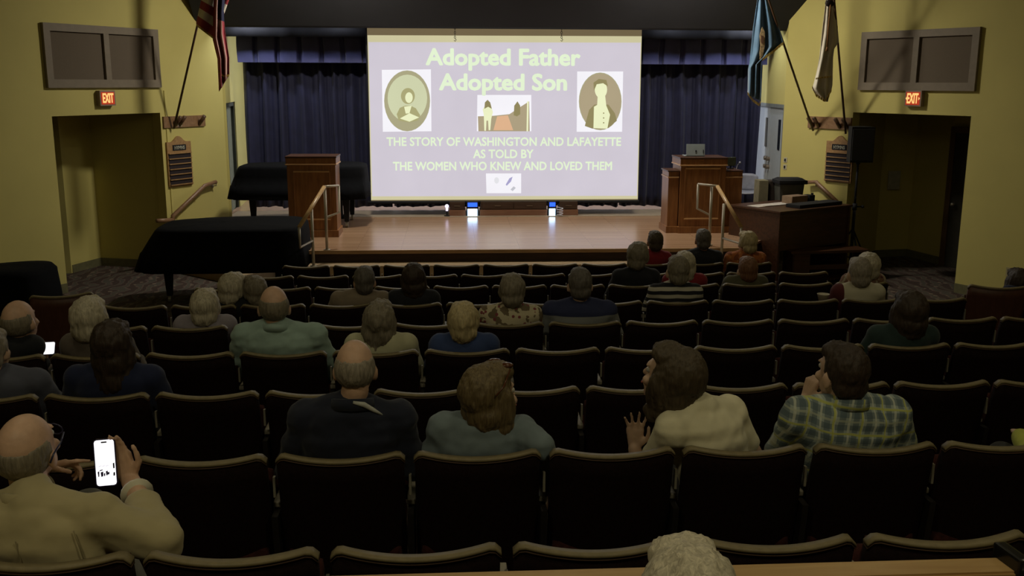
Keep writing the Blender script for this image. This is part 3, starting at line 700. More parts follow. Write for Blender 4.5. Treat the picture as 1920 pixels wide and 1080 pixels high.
# exit signs
EXR = glow('exit_red_face', (.42, .035, .012), 1.0); EXL = glow('exit_lit_letters', (1.0, .55, .18), 1.15)
for side, f, ca, cb in (('left', FL, wp('left', 187, 170, .08), wp('left', 218, 198, .08)), ('right', FR, wp('right', 1728, 170, .08), wp('right', 1695, 199, .08))):
    s0, s1 = sorted((ca[0], cb[0])); z1, z0 = ca[1], cb[1]
    t = thing('exit_sign', 'glowing red EXIT sign under the %s grille' % side, 'exit sign', f((s0+s1)/2, z0, 0))
    wbox('housing', f, s0, s1, z0, z1, 0, .075, mat('beige_sign_case', (.30, .22, .17), .5), t)
    wbox('face', f, s0+.02, s1-.02, z0+.02, z1-.02, .075, .08, EXR, t)
    d = dL if side == 'left' else -dR
    o_ = f(s0+.04 if side == 'left' else s1-.04, z0+.045, .083); n = nL if side == 'left' else nR
    lettering('EXIT', o_, d, V((0, 0, 1)), s1-s0-.08, z1-z0-.08, EXL, t, bold=.03, thick=.003, nrm=n)
    if side == 'right':
        for q in (s0+.028, s1-.028):
            sg = 1 if q < (s0+s1)/2 else -1
            mb = MB(); zc = (z0+z1)/2; mb.prism([(q-.012*sg, zc), (q+.008*sg, zc+.022), (q+.008*sg, zc-.022)], .08, .085, f); wob('arrow', mb, EXL, t)
# flag racks, boards
RK = wood('rack_oak', (.20, .10, .04), (.30, .17, .08), .45, 'X')
racks = {}
for side, f, pa, pb, pegs in (('left', FL, (304, 219), (383, 236), ((325, 222), (333, 222), (370, 222))), ('right', FR, (1518, 217), (1604, 238), ((1527, 228), (1538, 226), (1578, 226), (1592, 228)))):
    ca, cb = wp(side, *pa), wp(side, *pb); s0, s1 = sorted((ca[0], cb[0])); s0 = max(s0, (SLD if side == 'left' else SRD)+.005)
    z1, z0 = max(ca[1], cb[1]), min(ca[1], cb[1])
    z0, z1 = (2.15, 2.318) if side == 'left' else (2.155, 2.335)
    t = thing('flag_rack', 'oak wall rack of flagpole sockets on the %s wall' % side, 'flag rack', f((s0+s1)/2, z0, 0))
    wbox('backboard', f, s0, s1, z0, z1, 0, .03, RK, t)
    for q in pegs:
        s_, z_ = wp(side, *q); up = (dL*(-.15) if side == 'left' else dR*(-.15))
        n = nL if side == 'left' else nR
        mb = MB(); a = f(s_, z0+.05, .03); mb.cyl(a-V((0, 0, .02)), a+n*.12+V((0, 0, .11)), .026, .03, 12); mb.ball(f(s_, z0+.04, .035), .022, 8); wob('socket', mb, wood('dark_socket_wood', (.07, .035, .02), (.12, .06, .03), .4, 'Z'), t, True)
    if side == 'left':
        s_, z_ = wp(side, 334, 233); wbox('small_tag', f, s_-.04, s_+.04, z0+.015, z0+.06, .03, .036, mat('tag_white', (.6, .58, .5), .6), t)
def board(side, f, s0, s1, z0, z1, hump):
    d = 1 if side == 'left' else -1
    t = thing('hymn_board', 'oak register board with five dark slots on the %s wall' % side, 'board', f((s0+s1)/2, z0, 0))
    sm = (s0+s1)/2; w_ = s1-s0; zs = z1-hump
    poly = [(s0, z0), (s1, z0), (s1, zs)]+[(sm+w_*.5*k, zs+hump*(.5+.5*math.cos(PI*min(1, abs(k)/.62)))*(1 if abs(k) < .62 else 0)) for k in [.9-.1*i for i in range(19)]]+[(s0, zs)]
    mb = MB(); mb.prism(poly, 0, .03, f); wob('backboard', mb, BRD, t)
    wbox('slate', f, s0+.02, s1-.02, z0+.03, zs-.17, .03, .036, mat('dark_slate', (.022, .014, .016), .7), t)
    h = (zs-.17-z0-.03)/6
    for k in range(7): wbox('ledge', f, s0+.015, s1-.015, z0+.02+h*k, z0+.034+h*k, .03, .055, BRD, t)
    pl = wbox('name_plate', f, s0+.11, s1-.11, zs-.13, zs-.045, .03, .036, BLACK, t)
    dd = dL if side == 'left' else -dR; n = nL if side == 'left' else nR
    o_ = f(s0+.14 if side == 'left' else s1-.14, zs-.112, .04)
    lettering('HYMNS', o_, dd, V((0, 0, 1)), w_-.28, .05, mat('plate_lettering', (.75, .74, .62), .5, emit=None), pl, bold=.03, thick=.002, nrm=n)
board('left', FL, wp('left', 312, 300)[0], wp('left', 357, 300)[0], 1.262, 2.02, .085)
board('right', FR, wp('right', 1600, 300)[0], wp('right', 1550, 300)[0], 1.355, 2.06, .085)
# wall handrails
def wallrail(lab, pts, side, brackets):
    t = thing('wall_handrail', lab, 'handrail', pts[0]); n = nL if side == 'left' else nR
    mb = MB(); mb.tube(pts, .032, 10); wob('grip', mb, wood('brown_handrail', (.20, .105, .05), (.30, .17, .09), .35, 'X'), t, True)
    for p in brackets:
        mb = MB(); mb.tube([p, p-V((0, 0, .06)), p-V((0, 0, .07))-n*.085], .009, 6); mb.cyl(p-V((0, 0, .07))-n*.085, p-V((0, 0, .07))-n*.075, .03, n=12); wob('bracket', mb, STEEL, t, True)
def wpt(side, px, py, h):
    f = FL if side == 'left' else FR; s, z = wp(side, px, py, h); return f(s, z, h)
a, b, c, d_ = wpt('left', 294, 414, .09), wpt('left', 324, 405, .09), wpt('left', 384, 348, .09), wpt('left', 405, 341, .09)
wallrail('brown wooden handrail rising along the left yellow wall', [b-V((0, 0, .30)), b, c, d_], 'left', [b.lerp(c, .25), b.lerp(c, .8), d_])
mb = MB(); mb.tube([a, b-V((0, 0, .06))], .032, 10); wob('lower_return', mb, wood('brown_handrail', (0, 0, 0), (0, 0, 0)), bpy.data.objects['wall_handrail'], True)
a, b, c = wpt('right', 1512, 342, .09), wpt('right', 1530, 341, .09), wpt('right', 1592, 400, .09)
wallrail('brown wooden handrail descending along the right yellow wall', [a, b, c], 'right', [b, c.lerp(b, .3)])
for px, py in ((1473, 300), (1472, 313)):
    s_, z_ = wp('right', px, py); t = thing('switch_plate', 'small %s switch plate on the right wall beside the stage door' % ('upper' if py < 305 else 'lower'), 'switch', FR(s_, z_, 0))
    wbox('plate', FR, s_-.035, s_+.035, z_-.04, z_+.04, 0, .008, mat('cream_plate', (.5, .46, .34), .5), t); wbox('toggle', FR, s_-.012, s_+.012, z_-.02, z_+.02, .008, .02, BLACK, t)
s_, z_ = wp('right', 1892, 510); t = thing('wall_outlet', 'beige wall outlet low on the yellow wall at the far right', 'outlet', FR(s_, z_, 0)); wbox('plate', FR, s_-.04, s_+.04, z_-.06, z_+.06, 0, .008, mat('beige_plate', (.42, .36, .2), .5), t); wbox('socket', FR, s_-.016, s_+.016, z_-.035, z_+.035, .008, .012, BLACK, t)

# ------------------------------------------------------------------ flags
POLE = wood('flagpole_wood', (.045, .022, .012), (.08, .04, .02), .35, 'Z')
GOLD = mat('gold_fringe', (.50, .34, .07), .6, var=.3, scale=90)
def usflag(nt, L, b, tc):
    s = nt.nodes.new('ShaderNodeSeparateXYZ'); L(tc.outputs['UV'], s.inputs[0])
    k = mathn(nt, 'LESS_THAN', mathn(nt, 'FRACT', mathn(nt, 'MULTIPLY', s.outputs['Y'], 6.5)), .5)
    L(mixc(nt, k, (.62, .56, .48), (.30, .035, .045)), b.inputs['Base Color'])
USF = nodemat('red_white_striped_flag_cloth', usflag, .8)
def uvgrid(me, nr, nc):
    uv = me.uv_layers.new(name='UVMap')
    for l in me.loops:
        i = l.vertex_index; uv.data[l.index].uv = ((i % nc)/(nc-1), (i//nc)/(nr-1))
def flagcloth(name, rows, Y, folds, m, parent, nc=22, sub=5):
    "rows: left..right pixel edges from the pole down; folds give depth"
    R = []
    for j in range(len(rows)-1):
        for q in range(sub):
            t = q/sub; R.append([tuple(rows[j][k][c]*(1-t)+rows[j+1][k][c]*t for c in (0, 1)) for k in (0, 1)])
    R.append(rows[-1])
    grid = []
    for j, (a, b) in enumerate(R):
        v = j/(len(R)-1); g = []
        for i in range(nc):
            u = i/(nc-1)
            g.append(at(a[0]+(b[0]-a[0])*u, a[1]+(b[1]-a[1])*u, Y+folds[0]*math.sin(folds[1]*u*2*PI+v*2.2)*(.35+v*.65)))
        grid.append(g)
    mb = MB(); mb.sheet(grid); me = mb.mesh(name, m, True, ORG[parent.name]); uvgrid(me, len(grid), nc)
    o = obj(name, me, parent); ORG[o.name] = ORG[parent.name]
    md = o.modifiers.new('thick', 'SOLIDIFY'); md.thickness = .004
    return o, grid
def fringe(pts, parent, w=.035):
    mb = MB(); n = len(pts)
    for i in range(n-1):
        a, b = pts[i], pts[i+1]
        for k in range(4):
            p = a.lerp(b, k/4); q = a.lerp(b, (k+.8)/4); mb.loft([[p, q, q-V((0, 0, w)), p-V((0, 0, w))], [p+V((0, .004, 0)), q+V((0, .004, 0)), q+V((0, .004, -w)), p+V((0, .004, -w))]])
    o = wob('fringe', mb, GOLD, parent); o['kind'] = 'stuff'
def pole(lab_t, a, b, parent):
    mb = MB(); mb.cyl(a, b, .017, .014, 10); wob('pole', mb, POLE, parent, True)
    mb = MB(); mb.ball(b, .03, 8); mb.cyl(b, b+(b-a).normalized()*.14, .02, .003, 8); wob('finial', mb, GOLD, parent, True)
# striped flag, left
A0 = FL(wp('left', 320, 232)[0], 2.14, .06); B0 = at(374, 30, 14.75); B1 = A0+(B0-A0)*1.75
t = thing('flag', 'red and white striped flag hanging from the pole on the left wall', 'flag', A0)
pole('', A0, B1, t)
o, g = flagcloth('cloth', [((400, -120), (446, -105)), ((388, -50), (440, -30)), ((368, 44), (404, 72)), ], 14.62, (.05, 1.6), USF, t)
fringe(g[-1], t)
def usflag2(nt, L, b, tc):
    s = nt.nodes.new('ShaderNodeSeparateXYZ'); L(tc.outputs['UV'], s.inputs[0])
    k = mathn(nt, 'LESS_THAN', mathn(nt, 'FRACT', mathn(nt, 'MULTIPLY', s.outputs['X'], 2.6)), .62)
    c = mixc(nt, k, (.46, .26, .23), (.28, .035, .05))
    top = mathn(nt, 'MULTIPLY', mathn(nt, 'LESS_THAN', s.outputs['Y'], .34), mathn(nt, 'GREATER_THAN', s.outputs['X'], .35))
    L(mixc(nt, top, c, (.012, .014, .05)), b.inputs['Base Color'])
o, g = flagcloth('fly_end', [((404, -60), (424, -60)), ((400, 10), (420, 30)), ((399, 75), (422, 60)), ((408, 110), (430, 108)), ((411, 172), (430, 140))], 14.55, (.07, 2.2), nodemat('folded_flag_cloth', usflag2, .8), t)
fringe([at(409, 132, 14.5), at(419, 141, 14.5), at(430, 139, 14.5)], t, .03)
# blue flag, right
A0 = FR(wp('right', 1530, 236)[0], 2.12, .06); B0 = at(1470, 84, 14.5); B1 = A0+(B0-A0)*2.1
t = thing('flag', 'blue flag with gold fringe and emblem hanging right of the stage', 'flag', A0)
pole('', A0, B1, t)
BLU = mat('blue_flag_silk', (.07, .145, .235), .6, var=.25, scale=3, sheen=.3)
o, g = flagcloth('cloth', [((1424, -50), (1436, -50)), ((1420, 0), (1442, 0)), ((1412, 50), (1460, 50)), ((1407, 100), (1469, 80)), ((1405, 120), (1450, 98)), ((1403, 130), (1428, 115)), ((1402, 178), (1427, 190))], 14.35, (.06, 2.4), BLU, t)
fringe([at(1469, 78, 14.3), at(1450, 94, 14.3), at(1428, 110, 14.3)], t, .04); fringe([at(1402, 172, 14.3), at(1412, 186, 14.3), at(1424, 194, 14.3), at(1427, 186, 14.3)], t, .04)
mb = MB(); C_ = [(1429, 50), (1434, 60), (1434, 85), (1430, 104), (1425, 112), (1424, 100), (1426, 84), (1424, 66)]
quadplate(mb, [at(x, y, 14.27) for x, y in C_], 14.265, 14.272); e_ = wob('emblem', mb, mat('emblem_buff', (.52, .38, .20), .7, var=.5, scale=30), t)
mb = MB(); quadplate(mb, [at(x, y, 14.26) for x, y in [(1427, 66), (1432, 68), (1431, 82), (1427, 80)]], 14.255, 14.262); wob('emblem_figure', mb, mat('emblem_brown', (.20, .10, .06), .7), e_)
# white flag, right
A0 = FR(wp('right', 1592, 240)[0], 2.10, .07); B0 = at(1571, 80, 14.1); B1 = A0+(B0-A0)*2.1
t = thing('flag', 'white flag with gold fringe hanging near the right doorway', 'flag', A0)
pole('', A0, B1, t)
WHF = mat('white_flag_silk', (.66, .61, .50), .75, var=.12, scale=4)
o, g = flagcloth('cloth', [((1552, -40), (1560, -40)), ((1547, 10), (1566, 10)), ((1541, 60), (1573, 78)), ((1536, 110), (1564, 92)), ((1530, 140), (1562, 110)), ((1523, 168), (1561, 160)), ((1546, 190), (1552, 191))], 13.95, (.035, 2.3), WHF, t)
fringe([at(1523, 160, 13.9), at(1530, 176, 13.9), at(1547, 187, 13.9), at(1560, 166, 13.9)], t, .035); fringe([at(1530, 146, 13.86), at(1540, 144, 13.86), at(1560, 142, 13.86)], t, .022)
mb = MB(); mb.tube([at(1558, -5, 13.9), at(1556, 25, 13.86), at(1553, 55, 13.86), at(1551, 88, 13.86)], .011, 6); mb.cyl(at(1551, 88, 13.86), at(1550, 96, 13.86), .012, .02, 8); wob('tassel_cord', mb, mat('brown_gold_cord', (.22, .10, .03), .7), t, True)
mb = MB(); mb.ball(at(1556, 6, 13.9), (.07, .03, .05), 8); wob('bow', mb, mat('dark_ribbon', (.02, .012, .012), .7), t, True)

# ------------------------------------------------------------------ organ console, bench, speaker, bin, boxes, chair
c1 = atz(1463, 398, 1.08); c0 = atz(1384, 383, 1.08); c2 = atz(1596, 385, 1.08)
ex = (c2-c1); ex.z = 0; Lx = ex.length; ex.normalize(); ey = V((-ex.y, ex.x, 0))
if ey.y < 0: ey = -ey
dep = max(.62, abs((c0-c1).dot(ey)))
rz = math.atan2(ex.y, ex.x)
t = thing('organ_console', 'dark walnut organ console on the floor right of the stage', 'organ', (c1.x, c1.y, 0)); t.rotation_euler.z = rz
def lob(name, mb, m, parent, smooth=False, **kw): return obj(name, mb.mesh(name, m, smooth), parent, **kw)
mb = MB(); mb.bb((0, 0, .0), (.04, dep, 1.06), .006); lob('side_panel', mb, WALN, t)
mb = MB(); mb.bb((Lx-.04, 0, .0), (Lx, dep, 1.06), .006); lob('side_panel', mb, WALN, t)
mb = MB(); mb.bb((-.02, -.02, 1.06), (Lx+.02, dep+.02, 1.09), .008); lob('top', mb, WALN, t)
mb = MB(); mb.bb((.04, .02, .52), (Lx-.04, .05, 1.06), .004); lob('front_panel', mb, WALN, t)
mb = MB(); mb.bb((.04, dep-.06, .1), (Lx-.45, dep-.02, 1.06)); lob('rear_panel', mb, WALN, t)
mb = MB(); mb.bb((.1, .06, .50), (Lx-.1, .42, .56), .004); kd = lob('key_desk', mb, BLACK, t)
for k in range(14):
    mb = MB(); mb.bb((.25+k*.075, -.25, .06), (.28+k*.075, .35, .085), .003); lob('pedal', mb, WALN, t)
mb = MB(); mb.box((Lx*.62, .2, 1.115), (Lx*.62, .26, .05), rot=.02, bev=.01); o = lob('music_rest', mb, BLACK, t)
ow = lambda u, v, z: V((c1.x, c1.y, 0))+ex*u+ey*v+V((0, 0, z))
P_ = ow(.45, dep*.62, 1.09); mb = MB(); mb.box((P_.x, P_.y, 1.094), (.75, .22, .006), rot=rz+.04); mb.box((P_.x+.03, P_.y-.01, 1.099), (.5, .2, .004), rot=rz-.03)
wob('paper_stack', mb, mat('dim_paper', (.55, .50, .45), .8), base=(P_.x, P_.y, 1.09), label='loose pale papers lying on the organ console top', category='papers')
P_ = ow(.95, dep*.6, 1.09); mb = MB(); mb.box((P_.x, P_.y, 1.15), (.34, .2, .11), rot=rz, bev=.012)
wob('cardboard_box', mb, mat('tan_box', (.24, .16, .10), .8), base=(P_.x, P_.y, 1.09), label='small tan box on top of the organ console', category='box')
P_ = ow(1.2, dep*.55, 1.09); mb = MB(); mb.box((P_.x, P_.y, 1.15), (.12, .14, .11), rot=rz, bev=.015); mb.cyl((P_.x+.05, P_.y, 1.16), (P_.x+.05, P_.y, 1.23), .02)
wob('black_device', mb, BLACK, base=(P_.x, P_.y, 1.09), label='small black device beside the tan box on the organ', category='device')
# bench
b1 = atz(1484, 472, .52); b2 = atz(1630, 468, .52); d_ = b2-b1; d_.z = 0; Lb = d_.length
t = thing('organ_bench', 'low dark wooden organ bench in front of the organ console', 'bench', (b1.x, b1.y, 0)); t.rotation_euler.z = math.atan2(d_.y, d_.x)
mb = MB(); mb.bb((0, 0, .48), (Lb, .34, .52), .008); lob('seat', mb, WALN, t)
mb = MB(); mb.bb((.03, .02, 0), (.30, .05, .48), .004); mb.bb((.03, .02, 0), (.07, .32, .48), .004); lob('end_panel', mb, WALN, t)
mb = MB(); mb.bb((Lb-.07, .02, 0), (Lb-.03, .32, .48), .004); lob('end_panel', mb, WALN, t)
mb = MB(); mb.bb((.06, .15, .22), (Lb-.06, .18, .29), .004); lob('stretcher', mb, WALN, t)
# speaker on a pole stand
y = 14.05; a = at(1598, 238, y); b = at(1637, 305, y); xc = (a.x+b.x)/2
t = thing('speaker_stand', 'black tripod speaker stand before the right doorway', 'stand', (xc, y+.12, 0))
mb = MB(); mb.cyl((xc, y+.12, .25), (xc, y+.12, 1.1), .022, n=12); wob('pole', mb, BLACK, t, True)
mb = MB(); mb.cyl((xc, y+.12, 1.05), (xc, y+.12, b.z+.0), .016, n=12); wob('inner_pole', mb, BLACK, t, True)
mb = MB(); mb.cyl((xc, y+.12, 1.0), (xc, y+.12, 1.1), .034, n=12); mb.cyl((xc, y+.12, 1.05), (xc+.11, y+.12, 1.05), .01); mb.ball((xc+.12, y+.12, 1.05), .025, 8); wob('clamp_knob', mb, BLACK, t, True)
for k in range(3):
    a_ = 2*PI*k/3+.5; f_ = V((xc+.48*math.cos(a_), y+.12+.48*math.sin(a_), .012)); mb = MB(); mb.cyl(V((xc, y+.12, .72)), f_, .012); mb.cyl(V((xc, y+.12, .28)), f_.lerp(V((xc, y+.12, .72)), .45), .008); mb.ball(f_, .016, 8); wob('leg', mb, BLACK, t, True)
t = thing('loudspeaker', 'black loudspeaker box on the stand beside the right register board', 'speaker', (xc, y, b.z))
hw = (b.x-a.x)/2
mb = MB(); mb.prism([(-hw, -.0), (hw, -.0), (hw*.7, .3), (-hw*.7, .3)], b.z, a.z, lambda u, v, h: V((xc+u*.98+v*.05, y+v, h))); wob('cabinet', mb, BLACK, t)
mb = MB(); mb.bb((xc-hw+.015, y-.012, b.z+.03), (xc+hw-.015, y, a.z-.03), .005); wob('grille', mb, mat('black_grille', (.02, .02, .022), .6, bump=.5, bscale=600), t)
mb = MB(); mb.cyl((xc, y+.12, b.z-.03), (xc, y+.12, b.z+.01), .03, n=12); wob('pole_cup', mb, BLACK, t)
# grey bin with dark lid, cartons and chair on the stage
def onstage(px, py, y, z=SZ): q = at(px, py, y); return V((q.x, y, z))
q = onstage(1478, 375, 14.75); zt = at(1478, 334, 14.75).z
t = thing('waste_bin', 'grey plastic bin with a black lid standing behind the organ', 'bin', q)
mb = MB(); mb.loft([[(q.x+sx*w_, q.y+sy*w_*.7, z) for sx, sy in ((-1, -1), (1, -1), (1, 1), (-1, 1))] for w_, z in ((.14, SZ), (.19, zt-.07))]); wob('bin_body', mb, mat('grey_bin_plastic', (.085, .085, .07), .5), t)
mb = MB(); mb.bb((q.x-.215, q.y-.18, zt-.08), (q.x+.225, q.y+.18, zt-.02), .015); mb.loft([[(q.x+sx*.20, q.y+sy*.16, zt-.02) for sx, sy in ((-1, -1), (1, -1), (1, 1), (-1, 1))], [(q.x+sx*.16, q.y+sy*.10, zt+.01) for sx, sy in ((-1, -1), (1, -1), (1, 1), (-1, 1))]]); wob('lid', mb, BLACK, t)
q = onstage(1426, 375, 15.0); zt = at(1426, 337, 15.0).z
mb = MB(); mb.box((q.x, q.y, (SZ+zt)/2), (.15, .25, zt-SZ), bev=.01); wob('carton', mb, mat('grey_tan_carton', (.20, .18, .11), .8), base=(q.x, q.y, SZ), label='upright grey tan carton between the stage chair and the bin', category='box')
q2 = onstage(1444, 375, 15.02); mb = MB(); mb.box((q2.x, q.y+.05, (SZ+zt)/2), (.12, .3, zt-SZ-.03), bev=.01); wob('carton', mb, mat('dark_carton', (.03, .02, .015), .8), base=(q2.x, q.y, SZ), label='dark narrow carton squeezed beside the grey bin', category='box')
# stacking chair
q = onstage(1398, 375, 16.0); zt = at(1401, 327, 16.0).z
t = thing('stacking_chair', 'light grey plastic stacking chair behind the right lectern', 'chair', q); t.rotation_euler.z = 2.75; t.scale = (.86, .86, 1)
SH = mat('light_grey_plastic', (.22, .23, .28), .45)
mb = MB(); g = []
for j in range(7):
    v = j/6; g.append([(-.20+.40*i/8, -.19-.05*v+.045*(abs(i-4)/4)**2, .44+(zt-SZ-.44)*v-(.05*(abs(i-4)/4)**4 if j == 6 else 0)) for i in range(9)])
mb.sheet(g); o = lob('backrest', mb, SH, t, True); m = o.modifiers.new('thick', 'SOLIDIFY'); m.thickness = .012
mb = MB(); g = []
for j in range(6): g.append([(-.21+.42*i/8, -.19+.42*j/5, .445+.02*(abs(i-4)/4)**2+(-.02 if j == 5 else 0)) for i in range(9)])
mb.sheet(g); o = lob('seat', mb, SH, t, True); m = o.modifiers.new('thick', 'SOLIDIFY'); m.thickness = .012
for sx in (-1, 1):
    for sy in (-1, 1):
        mb = MB(); mb.cyl((sx*.17, sy*.15, .44), (sx*.22, sy*.21, .0), .011); lob('leg', mb, STEEL, t, True)

# ------------------------------------------------------------------ draped cart on the left aisle
q = at(45, 560, 10.7); t = thing('draped_cart', 'low dark cloth-covered cart against the left wall', 'cart', (-5.0, 10.75, fz(10.7)))
mb = MB(); h = at(40, 520, 10.5).z
out = []
for i in range(40):
    a_ = 2*PI*i/40; c, s = math.cos(a_), math.sin(a_); out.append((.62*math.copysign(abs(c)**.5, c), .45*math.copysign(abs(s)**.5, s)))
rings = [[(x*k*(1+(k > 1)*.02*math.sin(i*1.3)), y*k*(1+(k > 1)*.02*math.sin(i*1.3)), z+(.04*math.sin(2.2*x+.5) if z > .4 else .02*math.sin(i*.8))) for i, (x, y) in enumerate(out)] for k, z in ((.05, h), (.6, h), (.93, h-.01), (1.0, h-.06), (1.03, h-.3), (1.07, .12))]
mb.loft(rings, cap=False); mb.b.verts.ensure_lookup_table(); mb.b.faces.new([mb.b.verts[i] for i in range(40)])
o = lob('cover', mb, DARKCLOTH, t, True); m = o.modifiers.new('thick', 'SOLIDIFY'); m.thickness = .006
for sx in (-1, 1):
    for sy in (-1, 1): mb = MB(); mb.cyl((sx*.48, sy*.32, 0), (sx*.48, sy*.32, h-.1), .02); lob('leg', mb, BLACK, t)

# ------------------------------------------------------------------ auditorium seats
def seat_back(x, w2=.25): return .045*(x/w2)**2
def proto(kind, wood_back=False):
    t = bpy.data.objects.new('auditorium_seat', None); COL.objects.link(t); t.empty_display_size = .1
    n = 14; w2 = .248
    def top(x):
        u = abs(x)/w2; return .852+.022*u*u-(.03*max(0, (u-.86)/.14)**2)
    def shell(y0, y1, inset, zb):
        rings = []
        for j in range(8):
            v = j/7; r = []
            for i in range(n+1):
                x = (w2-inset)*(-1+2*i/n); r.append((x, seat_back(x)+y0+.13*(1-v), zb+(top(x)-inset-zb)*v))
            for i in range(n, -1, -1):
                x = (w2-inset)*(-1+2*i/n); r.append((x, seat_back(x)+y1+.13*(1-v), zb+(top(x)-inset-zb)*v))
            rings.append(r)
        return MB().loft(rings)
    bm_ = MAROON if not wood_back else wood('reddish_seat_back', (.075, .025, .014), (.11, .04, .022), .5, 'Z')
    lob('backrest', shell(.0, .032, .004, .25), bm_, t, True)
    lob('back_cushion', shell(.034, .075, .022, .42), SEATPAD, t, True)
    # trim: two strips along the curved top edge
    def strip(y0, y1, z0, z1):
        rings = []
        for i in range(n*2+1):
            x = w2*(-1+i/n); y = seat_back(x); z = top(x)
            rings.append([(x, y+y0, z+z0), (x, y+y1, z+z0), (x, y+y1, z+z1), (x, y+y0+.006, z+z1), (x, y+y0, z+z1-.004)])
        return MB().loft(rings)
    lob('top_trim', strip(-.004, .030, -.006, .007), TRIM, t, True)
    lob('trim_lip', strip(-.002, .030, -.014, -.006), mat('brown_trim_lip', (.11, .065, .04), .5), t, True)
    mb = MB(); g = []
    if kind == 'open': c0_, rot_ = V((0, .33, .42)), Euler((.06, 0, 0))
    else: c0_, rot_ = V((0, .20, .53)), Euler((1.15, 0, 0))
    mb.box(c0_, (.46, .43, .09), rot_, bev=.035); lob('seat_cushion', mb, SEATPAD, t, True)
    def side(x, nm):
        mb = MB(); mb.bb((x-.017, .135, .615), (x+.017, .39, .640), .007); a_ = lob('armrest', mb, ARM, t, True)
        mb = MB(); mb.bb((x-.005, .085, .68), (x+.005, .105, .765), .002); lob('side_bracket', mb, mat('pale_side_bracket', (.25, .23, .18), .5), t)
        mb = MB(); mb.loft([[(x-.012, .06, .61), (x+.012, .06, .61), (x+.012, .33, .61), (x-.012, .33, .61)], [(x-.012, .10, .35), (x+.012, .10, .35), (x+.012, .24, .35), (x-.012, .24, .35)], [(x-.012, .10, .02), (x+.012, .10, .02), (x+.012, .22, .02), (x-.012, .22, .02)]])
        mb.bb((x-.03, .05, 0), (x+.03, .30, .02), .004); lob('side_standard', mb, IRON, t)
    side(-.265, '')
    return t, side
P_OPEN, side_o = proto('open'); P_FOLD, side_f = proto('folded')
ROWDEF = {r[0]: dict(y=r[1], z=r[2]-.87, x0=r[3], a=r[4], b=r[5]) for r in Z0}
ORDN = ['zeroth', 'first', 'second', 'third', 'fourth', 'fifth', 'sixth', 'seventh', 'eighth', 'ninth', 'tenth', 'eleventh', 'twelfth', 'thirteenth']
ROWNAME = {'H': 'front row', 'G': 'second row from the stage', 'F': 'third row from the stage', 'E': 'fourth row from the stage', 'D': 'fifth row from the stage', 'C': 'sixth row from the stage', 'B': 'seventh row from the stage', 'A': 'nearest full row', 'Z': 'low row against the wooden rail'}
OCC = {}   # filled from the people list below
def seatx(row, px):
    "centre x and number of the seat of a row that a pixel column of the photo lies over"
    R_ = ROWDEF[row]; p = at(px, 540, R_['y']); lo_ = None
    # use the sight line at the height of the seat tops
    k = RR*((px-960)/FPX); 
    for py in range(300, 1200, 2):
        q = at(px, py, R_['y'])
        if q.z < R_['z']+.87: p = q; break
    n_ = math.floor((p.x-R_['x0'])/.53); return n_

# ------------------------------------------------------------------ people
SK = {'fair': mat('fair_skin', (.60, .40, .29), .55, var=.08, scale=25, bump=.05, bscale=150), 'ruddy': mat('ruddy_skin', (.60, .38, .27), .5, var=.1, scale=25, bump=.05, bscale=150), 'tan': mat('tan_skin', (.36, .19, .12), .55, var=.08, scale=25)}
def hairmat(name, c, c2=None):
    if name in MC: return MC[name]
    c2 = c2 or tuple(k*.55 for k in c)
    def bld(nt, L, b, tc):
        mp = nt.nodes.new('ShaderNodeMapping'); mp.inputs['Scale'].default_value = (70, 70, 9); L(tc.outputs['Object'], mp.inputs['Vector'])
        n = nt.nodes.new('ShaderNodeTexNoise'); n.inputs['Scale'].default_value = 1.5; n.inputs['Detail'].default_value = 5; n.inputs['Distortion'].default_value = .8; L(mp.outputs['Vector'], n.inputs['Vector'])
        rp = nt.nodes.new('ShaderNodeValToRGB'); rp.color_ramp.elements[0].position = .32; rp.color_ramp.elements[1].position = .68
        rp.color_ramp.elements[0].color = (*c2, 1); rp.color_ramp.elements[1].color = (*c, 1)
        L(n.outputs['Fac'], rp.inputs['Fac']); L(rp.outputs['Color'], b.inputs['Base Color'])
        bp = nt.nodes.new('ShaderNodeBump'); bp.inputs['Strength'].default_value = .6; bp.inputs['Distance'].default_value = .006
        L(n.outputs['Fac'], bp.inputs['Height']); L(bp.outputs['Normal'], b.inputs['Normal'])
    return nodemat(name, bld, .6)
H = {'white': hairmat('white_hair', (.62, .55, .42)), 'grey': hairmat('grey_hair', (.36, .31, .25)), 'dgrey': hairmat('dark_grey_hair', (.15, .13, .115)), 'brown': hairmat('brown_hair', (.085, .060, .034), (.05, .034, .018)),
     'dark': hairmat('dark_brown_hair', (.045, .026, .016)), 'auburn': hairmat('auburn_hair', (.19, .14, .065), (.09, .058, .026)), 'blonde': hairmat('blonde_hair', (.62, .50, .28)), 'rust': hairmat('rusty_hair', (.23, .10, .045)), 'ash': hairmat('ash_hair', (.27, .23, .17))}
def cloth(name, c, var=.12): return mat('cloth_'+name, c, .9, var=var, scale=9, bump=.35, bscale=14, sheen=.1)
